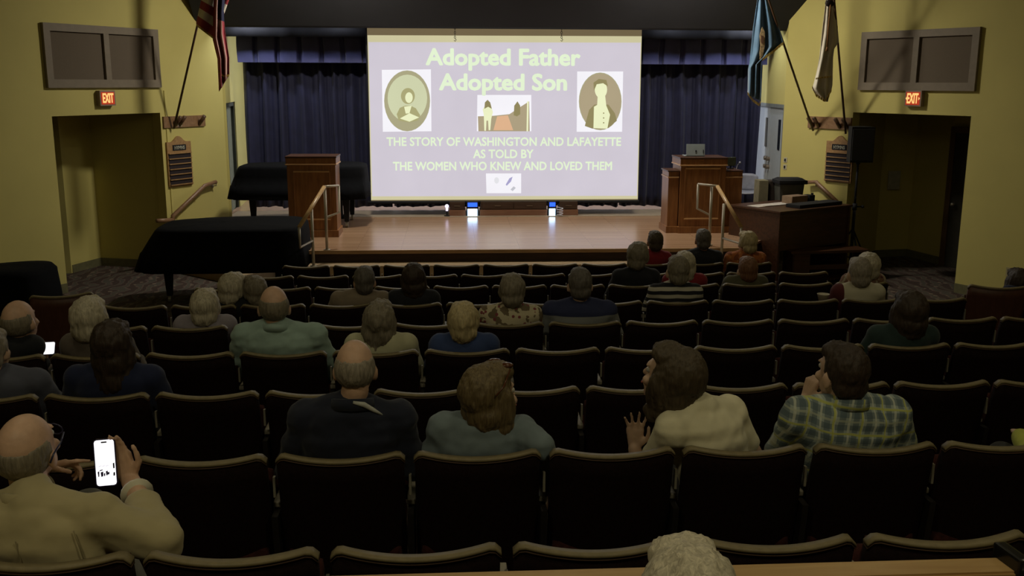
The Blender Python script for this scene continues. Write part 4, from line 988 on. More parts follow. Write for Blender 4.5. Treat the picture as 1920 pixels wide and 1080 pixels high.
def plaid(nt, L, b, tc):
    s = nt.nodes.new('ShaderNodeSeparateXYZ'); L(tc.outputs['Object'], s.inputs[0])
    n = nt.nodes.new('ShaderNodeTexNoise'); n.inputs['Scale'].default_value = 5; L(tc.outputs['Object'], n.inputs['Vector'])
    dx = mathn(nt, 'ADD', mathn(nt, 'ADD', s.outputs['X'], mathn(nt, 'MULTIPLY', s.outputs['Z'], -.18)), mathn(nt, 'MULTIPLY', n.outputs['Fac'], .05))
    dz = mathn(nt, 'ADD', mathn(nt, 'ADD', s.outputs['Z'], mathn(nt, 'MULTIPLY', s.outputs['X'], .12)), mathn(nt, 'MULTIPLY', n.outputs['Fac'], .05))
    def band(v, k, ph, wd): return mathn(nt, 'LESS_THAN', mathn(nt, 'FRACT', mathn(nt, 'ADD', mathn(nt, 'MULTIPLY', v, k), ph)), wd)
    c = mixc(nt, mathn(nt, 'MULTIPLY', band(dx, 19, 0, .45), .6), (.34, .40, .38), (.06, .095, .125))
    c = mixc(nt, mathn(nt, 'MULTIPLY', band(dz, 19, 0, .45), .6), c, (.06, .095, .125))
    c = mixc(nt, mathn(nt, 'MULTIPLY', band(dx, 19, .35, .16), .65), c, (.62, .64, .54))
    c = mixc(nt, mathn(nt, 'MULTIPLY', band(dz, 19, .35, .16), .65), c, (.45, .48, .38))
    c = mixc(nt, mathn(nt, 'MULTIPLY', band(dx, 9.5, .7, .08), .8), c, (.48, .50, .10))
    c = mixc(nt, mathn(nt, 'MULTIPLY', band(dz, 9.5, .7, .08), .8), c, (.48, .50, .10))
    L(c, b.inputs['Base Color'])
def stripes(nt, L, b, tc):
    s = nt.nodes.new('ShaderNodeSeparateXYZ'); L(tc.outputs['Object'], s.inputs[0])
    k = mathn(nt, 'LESS_THAN', mathn(nt, 'FRACT', mathn(nt, 'MULTIPLY', mathn(nt, 'SUBTRACT', s.outputs['Z'], mathn(nt, 'MULTIPLY', mathn(nt, 'ABSOLUTE', s.outputs['X']), -.07)), 17)), .5)
    L(mixc(nt, k, (.50, .47, .40), (.012, .012, .018)), b.inputs['Base Color'])
def floral(c0, c1, c2):
    def f_(nt, L, b, tc):
        v = nt.nodes.new('ShaderNodeTexVoronoi'); v.inputs['Scale'].default_value = 22; L(tc.outputs['Object'], v.inputs['Vector'])
        n = nt.nodes.new('ShaderNodeTexNoise'); n.inputs['Scale'].default_value = 16; L(tc.outputs['Object'], n.inputs['Vector'])
        c = mixc(nt, mathn(nt, 'GREATER_THAN', n.outputs['Fac'], .52), c0, c1)
        L(mixc(nt, mathn(nt, 'LESS_THAN', v.outputs['Distance'], .28), c, c2), b.inputs['Base Color'])
    return f_
def yoke(zt, top, bot):
    def f_(nt, L, b, tc):
        s = nt.nodes.new('ShaderNodeSeparateXYZ'); L(tc.outputs['Object'], s.inputs[0])
        L(mixc(nt, mathn(nt, 'GREATER_THAN', s.outputs['Z'], zt), bot, top), b.inputs['Base Color'])
    return f_
def vest(nt, L, b, tc):
    s = nt.nodes.new('ShaderNodeSeparateXYZ'); L(tc.outputs['Object'], s.inputs[0])
    L(mixc(nt, mathn(nt, 'GREATER_THAN', mathn(nt, 'ABSOLUTE', mathn(nt, 'ADD', s.outputs['X'], -.03)), .185), (.56, .52, .40), (.10, .018, .022)), b.inputs['Base Color'])
SHIRT = {'plaid': nodemat('plaid_shirt', plaid, .9), 'striped': nodemat('striped_shirt', stripes, .9), 'floral': nodemat('floral_blouse', floral((.55, .48, .33), (.16, .12, .07), (.22, .05, .06)), .9),
         'orange': nodemat('orange_patterned_top', floral((.42, .13, .035), (.22, .06, .02), (.50, .22, .08)), .9), 'yoke': nodemat('grey_shirt_navy_yoke', yoke(.335, (.022, .028, .085), (.24, .25, .26)), .9), 'vest': nodemat('cream_vest_maroon_sleeves', vest, .9),
         'floral2': nodemat('dim_floral_blouse', floral((.22, .12, .08), (.42, .36, .28), (.10, .03, .03)), .9),
         'blazer': cloth('tan_blazer', (.42, .355, .20), .06), 'navy': cloth('navy_blazer', (.012, .015, .032)), 'denim': cloth('denim_jacket', (.17, .215, .24)), 'cream': cloth('cream_top', (.78, .72, .52), .04),
         'teal': cloth('teal_shirt', (.30, .41, .38)), 'blue': cloth('blue_jacket', (.035, .06, .17)), 'dblue': cloth('dark_blue_top', (.012, .018, .06)), 'black': cloth('black_jacket', (.012, .013, .018)), 'lav': cloth('lavender_shirt', (.28, .25, .30)),
         'taupe': cloth('taupe_cardigan', (.13, .105, .09)), 'tan': cloth('tan_shirt', (.24, .19, .14)), 'pale': cloth('pale_green_top', (.48, .46, .31)), 'red': cloth('red_shirt', (.22, .012, .02)), 'olive': cloth('olive_shirt', (.09, .085, .05)),
         'slate': cloth('slate_shirt', (.085, .09, .13)), 'dteal': cloth('dark_teal_top', (.02, .04, .04)), 'lime': cloth('lime_shirt', (.45, .48, .06)), 'khaki': cloth('khaki', (.22, .19, .13)), 'greytr': cloth('grey_trousers', (.17, .165, .15)), 'dtr': cloth('dark_trousers', (.03, .03, .035))}
EYE = mat('eye', (.55, .52, .48), .2); LIP = mat('lips', (.34, .10, .08), .5); SHOE = mat('dark_shoe_leather', (.02, .015, .012), .4)
JOBS = []
def remesh(o, m, vox, smooth=3, disp=None):
    "fuse the overlapping volumes of o's mesh into one skin (done for all figures at once in flush)"
    a = o.modifiers.new('fuse', 'REMESH'); a.mode = 'VOXEL'; a.voxel_size = vox; a.use_smooth_shade = True
    b = o.modifiers.new('soften', 'SMOOTH'); b.factor = .5; b.iterations = smooth
    JOBS.append((o, m, disp)); return o
def flush():
    dg = bpy.context.evaluated_depsgraph_get(); dg.update(); res = []
    for o, m, disp in JOBS: res.append(bpy.data.meshes.new_from_object(o.evaluated_get(dg)))
    for (o, m, disp), r in zip(JOBS, res):
        o.modifiers.clear(); r.name = o.name; o.data = r
        if disp:
            cs = [v.co + disp(v) for v in r.vertices]
            for v, c in zip(r.vertices, cs): v.co = c
        r.materials.clear(); r.materials.append(m); r.shade_smooth()
    JOBS.clear()
def hand(mb, wr, dr, pal, th, s=1.0, curl=.5, spread=.12, rel=(1, 1, 1, 1)):
    "palm and five fingers: dr = along the hand, pal = palm normal, th = thumb side"
    wr = V(wr); dr = V(dr).normalized(); pal = (V(pal)-dr*V(pal).dot(dr)).normalized(); sd = dr.cross(pal); sd = sd if sd.dot(V(th)) > 0 else -sd
    for k in (-1, -.33, .33, 1): mb.cap(wr+sd*.012*k*s, wr+dr*.085*s+sd*.030*k*s, .015*s, .012*s, 8)
    for k, ln in ((1, .072), (.36, .080), (-.3, .075), (-.95, .060)):
        i = {1: 0, .36: 1, -.3: 2, -.95: 3}[k]; p = wr+dr*.088*s+sd*.028*k*s; d = (dr+sd*k*spread).normalized(); ang = 0; L_ = ln*s; c = curl*rel[i]
        for q, (fr, r_) in enumerate(((.44, .0088), (.32, .008), (.24, .0072))):
            ang += c*(.55, .9, .7)[q]; e = p+(d*math.cos(ang)+pal*math.sin(ang))*L_*fr; mb.cap(p, e, r_*s, r_*.93*s, 8); p = e
    p = wr+dr*.025*s+sd*.026*s; e = p+(dr*.65+sd*.7+pal*.25).normalized()*.042*s; mb.cap(p, e, .013*s, .011*s, 8)
    f_ = e+(dr*.9+sd*.25+pal*.35*(.5+curl)).normalized()*.032*s; mb.cap(e, f_, .0105*s, .0095*s, 8); g_ = f_+(dr+pal*.5*curl).normalized()*.024*s; mb.cap(f_, g_, .0092*s, .008*s, 8)
FIRSTP = {}
def person(label, row, T, seat_n, hair='short', hc='grey', shirt='black', skin='fair', s=1.0, head=(0, 0, 0), hs=1.0, torso_yaw=0.0, wide=1.0, arms=None, near=False, sleeves='long', cuff=.97, trousers='dtr', collar=None, extra=None, hipdy=0.0, hipx=None, floor=None, ypos=None, hl=1.0):
    R_ = ROWDEF.get(row); fl = R_['z'] if floor is None else floor
    hx = (R_['x0']+.53*(seat_n+.5)) if hipx is None else hipx
    hy = (R_['y'] if ypos is None else ypos)+.30+hipdy
    Hw = V((hx, hy, fl+.545)); Tl = V(T)-Hw
    wide = wide*.84; k = Tl.z/(.72*s)
    def df(p):
        p = V(p); fr = max(0, p.z)/.72; a_ = torso_yaw*min(1, max(0, p.z)/.25); c, sn = math.cos(a_), math.sin(a_)
        x, y = p.x*c-p.y*sn, p.x*sn+p.y*c
        return V((x*s+Tl.x*fr, y*s+(Tl.y-.02)*fr*(.55+.45*fr), p.z*s*(k if p.z > 0 else 1)))
    HR = (Matrix.Rotation(head[0], 3, 'Z') @ Matrix.Rotation(head[2], 3, 'Y') @ Matrix.Rotation(-head[1], 3, 'X'))
    Hc = Tl-HR @ V((0, -.008, .12))*hs
    hp = lambda p: Hc+HR @ (V(p)*hs)
    neck0, neck1 = df((0, -.012, .44)), hp((0, -.022, -.07))
    sh = {-1: df((-.172*wide, 0, .385)), 1: df((.172*wide, 0, .385))}
    ar = {}
    for sd in (-1, 1):
        spec = (arms or {}).get(sd)
        if spec: el, wr = V(spec['elbow'])-Hw, V(spec['wrist'])-Hw
        else:
            el = df((sd*.245*wide, .05, .15)); wr = V((sd*.09+.0, .34, .125))
        ar[sd] = (el, wr)
    rings_t = [(-.09, .15, .11, 0), (-.03, .178, .125, 0), (.06, .165, .118, 0), (.15, .152, .108, 0), (.25, .162, .112, 0), (.33, .172, .110, -.005), (.39, .165, .098, -.008), (.425, .13, .082, -.01), (.452, .085, .066, -.012), (.475, .062, .058, -.012)]
    def torso(mb, inf, zmin=-1, zmax=9):
        rr = []
        for z, rx, ry, yo in rings_t:
            if z < zmin or z > zmax: continue
            rx = rx*wide+inf; ry = ry+inf
            rr.append([df((rx*math.copysign(abs(math.cos(q*PI/12))**.85, math.cos(q*PI/12)), yo+ry*math.copysign(abs(math.sin(q*PI/12))**.9, math.sin(q*PI/12)), z)) for q in range(24)])
        mb.loft(rr)
    def limbs(mb, inf, hands=True, up_to=1.0):
        for sd in (-1, 1):
            el, wr = ar[sd]; a_ = sh[sd]
            mb.ball(a_, (.062*s+inf), 12)
            e2 = a_.lerp(el, min(1, up_to*2)); mb.cap(a_, e2, .053*s+inf, (.053-.012*min(1, up_to*2))*s+inf, 12)
            if up_to > .5: mb.cap(el, el.lerp(wr, (up_to-.5)*2), .041*s+inf, (.041-.012*(up_to-.5)*2)*s+inf, 12)
    def legs(mb, inf, foot=False):
        for sd in (-1, 1):
            h_ = V((sd*.085, .02, -.02)); kn = V((sd*.115, .43, -.01)); an = V((sd*.12, .40, -.47))
            if extra and 'knee' in extra and sd == extra['knee'][0]: kn = V(extra['knee'][1])-Hw; an = kn+V((.18, -.05, -.38))
            mb.cap(h_, kn, .085*s+inf, .058*s+inf, 12); mb.cap(kn, an, .057*s+inf, .036*s+inf*1.5, 12)
            if foot: mb.cap(an+V((0, -.02, -.035)), an+V((0, .13, -.045)), .034, .028, 10)
    # body: one continuous surface
    mb = MB(); torso(mb, -.006); limbs(mb, 0); legs(mb, 0, True); mb.cap(neck0, neck1, .056*s, .052*s, 14)
    mb.ball(hp((0, -.008, .022)), (.073*hs, .094*hs, .098*hs), 24, HR); mb.ball(hp((0, .030, -.045)), (.057*hs, .062*hs, .068*hs), 18, HR)
    mb.ball(hp((0, .068, -.092)), .022*hs, 10, HR); mb.cap(hp((0, .082, .015)), hp((0, .101, -.022)), .008*hs, .0115*hs, 10); mb.ball(hp((0, .083, .032)), (.045*hs, .012*hs, .010*hs), 12, HR)
    mb.ball(hp((0, .088, -.058)), (.024*hs, .010*hs, .009*hs), 10, HR)
    for sd in (-1, 1):
        mb.ball(hp((sd*.077, -.006, -.012)), (.011*hs, .020*hs, .033*hs), 12, HR); mb.ball(hp((sd*.040, .066, -.022)), (.022*hs, .022*hs, .02*hs), 10, HR)
        el, wr = ar[sd]; spec = (arms or {}).get(sd)
        if near or spec:
            if spec and 'dir' in spec: hand(mb, wr, spec['dir'], spec['pal'], spec['th'], .98*s, spec.get('curl', .5), spec.get('spread', .12), spec.get('rel', (1, 1, 1, 1)))
            else: hand(mb, wr, (wr-el)+V((-sd*.15, .05, 0)), (0, 0, -1), (-sd, 0, 0), .98*s, .45)
        else: hand(mb, wr, V((-sd*.5, 1, -.1)), (0, 0, -1), (-sd, 0, 0), 1.0*s, .4)
    vox = .0062 if near == 2 else (.009 if near else .0135)
    P = obj('person', mb.mesh('person'), None, Hw, label=label, category='person', group='seated audience'); ORG[P.name] = Hw
    remesh(P, SK[skin], vox, 2 if near else 1)
    def child(name, mb, m, vox_=.012, sm=3, disp=None): return remesh(obj(name, mb.mesh(name), P), m, vox_, sm, disp)
    # clothes
    fold = (lambda v: v.normal*(.012*noise.noise(V((v.co.x*4, v.co.y*5, v.co.z*19+seat_n)))+.004*noise.noise(v.co*24))) if near else (lambda v: v.normal*.005*noise.noise(V((v.co.x*6, v.co.y*6, v.co.z*14))))
    inf = .021 if near or shirt in ('blazer', 'navy', 'denim') else .014
    mb = MB(); torso(mb, inf, zmax=.46); limbs(mb, inf, up_to={'long': cuff, 'short': .32}[sleeves])
    # trapezius slope from neck to shoulder
    for sd in (-1, 1): mb.cap(df((sd*.03, -.014, .455)), df((sd*.155*wide, -.006, .392)), .036*s+inf, .050*s+inf, 10)
    mb.cap(neck0, neck0.lerp(neck1, .22), .058*s+inf, .055*s+inf*.8, 14)
    child('shirt' if shirt not in ('blazer', 'navy', 'denim', 'blue', 'black') else 'jacket', mb, SHIRT[shirt], .009 if near else .013, 9 if near else 5, fold)
    mb = MB(); legs(mb, .014); torso(mb, .011, zmax=.06); child('trousers', mb, SHIRT[trousers], .016)
    for sd in (-1, 1):
        mb = MB(); an = V((sd*.12, .40, -.47)); mb.cap(an+V((0, -.03, -.037)), an+V((0, .15, -.048)), .042, .034, 10); mb.bb(an+V((-.038, -.07, -.075)), an+V((.038, .18, -.06)), .006)
        obj('shoe', mb.mesh('shoe', SHOE, True), P)
    if collar:
        mb = MB(); q_ = []
        nc_ = neck0.lerp(neck1, .30)
        for i in range(21):
            a_ = 2*PI*i/20; q_.append(nc_+V(((.066*s+inf*.6)*math.cos(a_), (.066*s+inf*.6)*math.sin(a_), -.022*math.sin(a_))))
        rings = []
        for p in q_[:-1]:
            u_ = V((p.x-nc_.x, p.y-nc_.y, 0)).normalized(); rings.append([p+V((0, 0, -.026))+u_*.006, p+V((0, 0, .018))-u_*.003, p+V((0, 0, .018))+u_*.005, p+V((0, 0, -.026))+u_*.018])
        rings.append(rings[0]); mb.loft(rings, cap=False); obj('collar', mb.mesh('collar', collar, True), P)
    # hair
    hn = lambda a_, f_: (lambda v: v.normal*(a_*noise.noise(V((v.co.x*f_, v.co.y*f_, v.co.z*f_*.35)))+a_*.6*noise.noise(V((v.co.x*f_*3, v.co.y*f_*3, v.co.z*f_*.6)))))
    mb = MB()
    def hb(p, r): mb.ball(hp(p), tuple(k_*hs for k_ in r), 18, HR)
    hm_ = H[hc]
    if hair == 'short':
        hb((0, -.024, .034), (.080, .093, .097)); hb((0, -.052, -.025), (.070, .058, .062)); hb((0, .03, .085), (.062, .055, .038)); dsp = hn(.006, 60)
    elif hair == 'full':
        hb((0, -.026, .038), (.091, .104, .104)); hb((0, -.055, -.030), (.080, .066, .070)); hb((0, .03, .092), (.07, .06, .042))
        for sd in (-1, 1): hb((sd*.072, -.008, .01), (.022, .045, .05))
        dsp = hn(.009, 34)
    elif hair == 'bob':
        hb((0, -.028, .036), (.092, .104, .104)); hb((0, -.048, -.045), (.090, .072, .085)); hb((0, .03, .092), (.07, .062, .042)); hb((0, -.045, -.10*hl), (.082, .058, .05))
        for sd in (-1, 1): hb((sd*.078, -.002, -.02), (.024, .052, .085)); hb((sd*.070, .0, -.09*hl), (.026, .045, .04))
        dsp = hn(.007, 45)
    elif hair == 'long':
        hb((0, -.028, .034), (.088, .102, .102)); hb((0, -.055, -.05), (.080, .060, .10)); hb((0, -.065, -.135*hl), (.070, .042, .085)); hb((0, .03, .09), (.066, .06, .04))
        for sd in (-1, 1): hb((sd*.074, -.01, -.03), (.022, .045, .09)); hb((sd*.06, -.03, -.12*hl), (.026, .035, .07))
        dsp = hn(.010, 42)
    elif hair == 'bald':
        rings = []
        for j in range(8):
            ph = -.85+1.22*j/7
            for sgn in (0,): rings.append((ph, j))
        outer, inner = [], []
        for ph, j in rings:
            ro, ri = [], []
            for i in range(25):
                a_ = PI+(-.10)+ (PI+.20)*i/24
                d_ = V((math.cos(a_)*math.cos(ph), math.sin(a_)*math.cos(ph), math.sin(ph)))
                e_ = .008*math.sin(PI*(j+.8)/8.0)
                ro.append(hp((d_.x*(.073+e_), -.008+d_.y*(.094+e_), .022+d_.z*(.098+e_)))); ri.append(hp((d_.x*.066, -.008+d_.y*.086, .022+d_.z*.09)))
            rings2 = ro+ri[::-1]; outer.append(rings2)
        mb.loft(outer); dsp = hn(.003, 70)
    child('hair', mb, hm_, .0065 if near else .009, 1, dsp)
    if near:
        for sd in (-1, 1):
            mb = MB(); mb.ball(hp((sd*.031, .0755, .014)), .0115*hs, 10, HR); obj('eye', mb.mesh('eye', EYE, True), P)
        mb = MB(); mb.ball(hp((0, .097, -.058)), (.022*hs, .007*hs, .006*hs), 10, HR); obj('lips', mb.mesh('lips', LIP, True), P)
    return P, Hw, hp, df
def tp(px, py, row, dy=.24): return at(px, py, ROWDEF[row]['y']+dy)

# (label, row, head-top pixel, options)
PEOPLE = []
def pp(row, px, py, n, lab, **kw): PEOPLE.append((row, px, py, n, lab, kw))
# nearest full row
g_ = dict(near=2)
pp('A', 664, 638, 0, 'balding man in a navy blazer and pale shirt collar in the nearest full row', hair='bald', hc='grey', shirt='navy', skin='ruddy', s=1.06, hs=1.04, near=True, wide=1.18, collar=SHIRT['navy'])
pp('A', 912, 690, 1, 'woman with auburn bob and sunglasses on her head, in a pale denim jacket', hair='bob', hc='auburn', shirt='denim', head=(-.95, -.12, .0), hs=1.10, near=True, wide=1.05, torso_yaw=-.1, hl=1.15,
   arms={1: dict(elbow=at(1012, 838, 3.70), wrist=at(1030, 905, 3.86), dir=(.1, .2, -1), pal=(-1, 0, 0), th=(0, 1, 0))})
pp('A', 1276, 660, 3, 'woman with a brown bob in a cream top leaning left with a raised hand', hair='bob', hc='brown', shirt='cream', head=(.85, -.3, -.15), hs=1.16, near=2, torso_yaw=.55, sleeves='short', skin='fair', wide=1.12, s=1.02, hl=1.25,
   arms={-1: dict(elbow=at(1205, 905, 3.98), wrist=at(1190, 842, 4.02), dir=(.02, .12, 1), pal=(-.4, -.9, 0), th=(1, 0, .1), curl=.18, spread=.35, rel=(.5, .8, 1.2, 1.5))})
pp('A', 1586, 648, 4, 'man with dark hair in a plaid shirt, fist held to his cheek', hair='short', hc='dark', shirt='plaid', head=(.35, -.1, -.06), hs=1.10, near=2, wide=1.28, s=1.08, collar=SHIRT['plaid'], cuff=.80,
   arms={-1: dict(elbow=at(1462, 846, 4.0), wrist=at(1510, 752, 3.98), dir=(.32, .05, 1), pal=(1, .3, 0), th=(0, -1, .4), curl=1.7)})
# row behind the phone man is the low row: he sits in it
# seventh row (B)
pp('B', 208, 605, -1, 'dark-haired person in a dark blue top behind the taupe cardigan', hair='long', hc='dark', shirt='dblue', s=1.0, hs=1.1, wide=1.25, skin='tan')
pp('B', -20, 618, -2, 'person in a slate blue shirt mostly outside the left edge of the photo', hair='short', hc='grey', shirt='slate', wide=1.2, hipx=-2.28, hipdy=.02)
# sixth row (C)
pp('C', 27, 565, -3, 'grey balding man in dark clothes at far left looking at a lit phone', hair='bald', hc='ash', shirt='black', skin='ruddy', hs=1.14, head=(-.2, -.15, 0), wide=.8, hipx=-2.66,
   arms={1: dict(elbow=at(60, 700, 5.85), wrist=at(84, 678, 5.98), dir=(.2, .3, 1), pal=(-1, -.4, 0), th=(0, -.5, 1), curl=.9)})
pp('C', 165, 562, -2, 'white-haired woman in a taupe cardigan near the left aisle', hair='full', hc='white', shirt='taupe', hs=1.14)
pp('C', 512, 537, 0, 'tall man with thinning hair in a teal collared shirt', hair='bald', hc='ash', shirt='teal', skin='ruddy', s=1.1, hs=1.12, wide=1.28, near=True, head=(.15, -.05, 0), collar=SHIRT['teal'])
pp('C', 713, 568, 1, 'woman with long ash brown hair in a pale green top', hair='long', hc='ash', shirt='pale', hs=1.08, wide=1.05, head=(-.1, -.05, .08))
pp('C', 868, 571, 2, 'woman with short blonde hair in a blue jacket', hair='full', hc='blonde', shirt='blue', hs=1.04, wide=1.0)
pp('C', 1708, 550, 7, 'dark-haired person in dark teal clothes near the right end of the sixth row', hair='bob', hc='dark', shirt='dteal', hs=1.1, wide=1.1, skin='tan')
# fifth row (D)
pp('D', 383, 546, -1, 'white-haired person in a lavender shirt at the left end of the fifth row', hair='full', hc='white', shirt='lav', hs=1.08)
pp('D', 960, 517, 3, 'grey-haired woman in a floral blouse in the middle of the fifth row', hair='full', hc='ash', shirt='floral', hs=1.0, wide=1.1)
pp('D', 1088, 503, 4, 'man with dark grey hair in a grey shirt with a navy yoke', hair='short', hc='dgrey', shirt='yoke', hs=1.06, wide=1.28, s=1.05)
# fourth row (E)
pp('E', 437, 515, -7, 'white-haired person leaning towards a neighbour, leftmost pair of the fourth row', hair='full', hc='white', shirt='black', hs=1.1, head=(-.4, 0, .1))
pp('E', 476, 521, -6, 'ash-haired woman in dark clothes just left of the teal-shirted man', hair='full', hc='ash', shirt='black', hs=1.02, head=(.5, 0, -.05))
pp('E', 683, 500, -4, 'man with dark grey hair in a tan shirt in the fourth row', hair='short', hc='dgrey', shirt='tan', hs=1.06, wide=1.2, skin='ruddy')
pp('E', 775, 497, -3, 'dark-haired person in black in the fourth row', hair='bob', hc='dark', shirt='black', hs=1.02)
pp('E', 1272, 480, 0, 'ash-haired woman in a black and white striped shirt', hair='short', hc='ash', shirt='striped', hs=1.14, wide=1.1)
pp('E', 1613, 484, 3, 'grey-haired person in a cream vest with maroon sleeves', hair='short', hc='grey', shirt='vest', hs=1.16, wide=1.1)
# third row (F)
pp('F', 1198, 457, 3, 'grey curly-haired person in black, behind the red-shirted person', hair='full', hc='ash', shirt='black', hs=1.12, wide=1.1, head=(-.4, 0, .05))
pp('F', 1285, 474, 4, 'woman with a white bob in a red top in the third row', hair='bob', hc='white', shirt='red', hs=1.02)
pp('F', 1403, 482, 5, 'person with short rusty brown hair in an olive shirt', hair='short', hc='rust', shirt='olive', hs=1.14)
pp('F', 1630, 477, 7, 'white-haired person in a dim floral blouse at the right end of the third row', hair='full', hc='white', shirt='floral2', hs=1.1)
# front row (H)
pp('H', 1229, 433, 5, 'dark-haired person in a red shirt in the front row', hair='short', hc='brown', shirt='red', hs=1.08, skin='tan')
pp('H', 1319, 430, 6, 'man with dark grey hair in black in the front row', hair='short', hc='dgrey', shirt='black', hs=1.06, wide=1.25, skin='tan')
pp('H', 1402, 436, 7, 'woman with pale blonde hair in an orange patterned top in the front row', hair='full', hc='blonde', shirt='orange', hs=1.06, wide=1.15, head=(.4, 0, 0))

occ = {}
for row, px, py, n, lab, kw in PEOPLE:
    T_ = tp(px, py, row)
    if row not in 'AB': n = math.floor((T_.x-ROWDEF[row]['x0'])/.53); kw.setdefault('hipx', .5*T_.x+.5*(ROWDEF[row]['x0']+.53*(n+.5)))
    occ[(row, n)] = lab
    r = person(lab, row, T_, n, **kw)
    if row == 'A' and n == 0:
        mb = MB(); mb.tube([r[3]((.012, -.098, .495)), r[3]((.050, -.090, .482)), r[3]((.085, -.080, .455)), r[3]((.125, -.070, .425))], [.006, .011, .009, .003], 8)
        obj('shirt_collar', mb.mesh('shirt_collar', mat('pale_collar', (.50, .50, .47), .8), True), r[0])
    if row == 'A' and n == 1: P3, hp3, df3 = r[0], r[2], r[3]
    if row == 'A' and n == 4: P5 = r[0]
# sunglasses pushed up on the auburn hair
mb = MB()
for sd in (-1, 1): mb.ball(hp3((sd*.034, .058, .118)), (.030, .022, .012), 12); mb.tube([hp3((sd*.066, .05, .112)), hp3((sd*.096, -.01, .07)), hp3((sd*.10, -.05, .05))], .0035, 6)
mb.tube([hp3((-.01, .068, .122)), hp3((.01, .068, .122))], .004, 6)
obj('sunglasses', mb.mesh('sunglasses', mat('brown_tortoise', (.09, .03, .012), .25), True), P3)
mb = MB(); mb.tube([df3((x_, -.127+.25*x_*x_, .318-.02*abs(x_))) for x_ in [-.15+.03*k for k in range(11)]], .0028, 5)
obj('yoke_seam', mb.mesh('yoke_seam', cloth('denim_stitch', (.17, .19, .20)), True), P3)
# man with the phone in the low row
zrow = ROWDEF['Z']
elb, wri = at(306, 1020, 2.80), at(245, 902, 3.09)
elb2, wri2 = at(75, 985, 3.12), at(72, 880, 3.12)
Pm, Hm, hpm, dfm = person('balding man in a tan blazer holding up a bright phone, lower left', 'Z', at(36, 787, 2.90), -2, hair='bald', hc='ash', shirt='blazer', skin='ruddy', s=1.06, hs=1.06, near=2, wide=1.2, head=(-.12, -.30, .10), torso_yaw=-.1, cuff=.80, trousers='greytr', hipx=-1.20, hipdy=-.06,
   arms={1: dict(elbow=elb, wrist=wri, dir=(-.36, .04, .94), pal=(.0, -1, 0), th=(1, 0, .3), curl=.28, spread=.05),
         -1: dict(elbow=elb2, wrist=wri2, dir=(1, .25, .12), pal=(0, -.5, -1), th=(.1, -1, .6), curl=.9, rel=(.15, 1, 1.3, 1.4))},
   extra={'knee': (1, at(168, 955, 3.22))}, collar=SHIRT['blazer'])
mb = MB(); mb.tube([dfm((.0, -.136, z_)) for z_ in (.02, .1, .18, .26, .33, .38)], .0022, 5); mb.tube([dfm((.148, -.10, .40)), dfm((.157, -.105, .34)), dfm((.158, -.10, .27)), dfm((.150, -.085, .2))], .0022, 5)
a_, b_2 = elb-Hm, wri-Hm; mb2 = MB(); mb2.cyl(a_.lerp(b_2, .79), a_.lerp(b_2, .825), .052, .049, 16); obj('shirt_cuff', mb2.mesh('shirt_cuff', mat('pale_cuff', (.62, .58, .46), .8), True), Pm)
obj('seams', mb.mesh('seams', cloth('blazer_seam', (.22, .18, .09)), True), Pm)
mb = MB()
for sd in (1, -1): mb.tube([hpm((sd*.068, .085, .014)), hpm((sd*.082, .04, .014)), hpm((sd*.086, -.012, .012)), hpm((sd*.082, -.03, -.008))], .003, 6)
for sd in (1, -1): mb.tube([hpm((sd*.034+.024*math.cos(q*PI/6), .098, .012+.019*math.sin(q*PI/6))) for q in range(13)], .0022, 6)
obj('glasses', mb.mesh('glasses', mat('blue_black_frame', (.02, .02, .06), .3), True), Pm)
def phone(lab, c, right, up, w_, h_, marks):
    c, right, up = V(c), V(right).normalized(), V(up).normalized(); n = right.cross(up)   # n faces the viewer
    if n.y > 0: n = -n
    t = thing('phone', lab, 'phone', c)
    f = lambda u, v, h: c+right*u+up*v+n*h
    rr = lambda a_, b_, r_: [(sx*(a_-r_)+r_*math.cos(q), sy*(b_-r_)+r_*math.sin(q)) for sx, sy, q0 in ((1, 1, 0), (-1, 1, PI/2), (-1, -1, PI), (1, -1, 1.5*PI)) for q in (q0, q0+PI/4, q0+PI/2)]
    mb = MB(); mb.prism(rr(w_/2, h_/2, .010), -.004, .004, f); wob('case', mb, mat('blue_black_phone_case', (.015, .012, .05), .35), t)
    mb = MB(); mb.prism(rr(w_/2-.0035, h_/2-.0035, .008), .004, .0048, f); s_ = wob('lit_screen', mb, glow('phone_screen', (1.0, .98, 1.0), 1.15), t)
    if marks:
        mb = MB(); mb.prism(rr(.009, .0022, .002), .0048, .0056, lambda u, v, h: f(u, v+h_/2-.011, h)); wob('camera_slot', mb, BLACK, s_)
        INK = mat('dark_violet_ink', (.02, .01, .08), .6)
        mb = MB()
        for u0, v0, u1, v1 in ((-.024, -.045, -.021, -.026), (-.015, -.045, -.009, -.028), (-.018, -.026, -.010, -.021), (-.006, -.044, -.003, -.033), (.001, -.042, .005, -.026), (.006, -.040, .010, -.030), (.011, -.037, .016, -.035)):
            mb.prism([(u0, v0), (u1, v0+.002), (u1+.001, v1), (u0-.001, v1-.002)], .0048, .0056, f)
        wob('screen_writing', mb, INK, s_)
        mb = MB()
        for u0 in (-.021, -.010, .001): mb.prism([(u0, -.012), (u0+.009, -.009), (u0+.009, -.008), (u0, -.0105)], .0048, .0056, f)
        wob('screen_line', mb, glow('faint_screen_grey', (.55, .5, .6)), s_)
        mb = MB(); mb.prism([(.023, -.020), (.0275, -.020), (.0275, -.002), (.023, -.004)], .0048, .0058, f); mb.prism([(.022, -.044), (.0275, -.044), (.0275, -.032), (.023, -.034)], .0048, .0058, f); wob('dark_icons', mb, BLACK, s_)
    return t
pc = at(198, 867, 3.06)
phone('bright phone held up by the balding man in the tan blazer', pc, (1, .12, .03), (-.055, .18, 1), .068, .155, True)
pc2 = at(92, 653, 5.88)
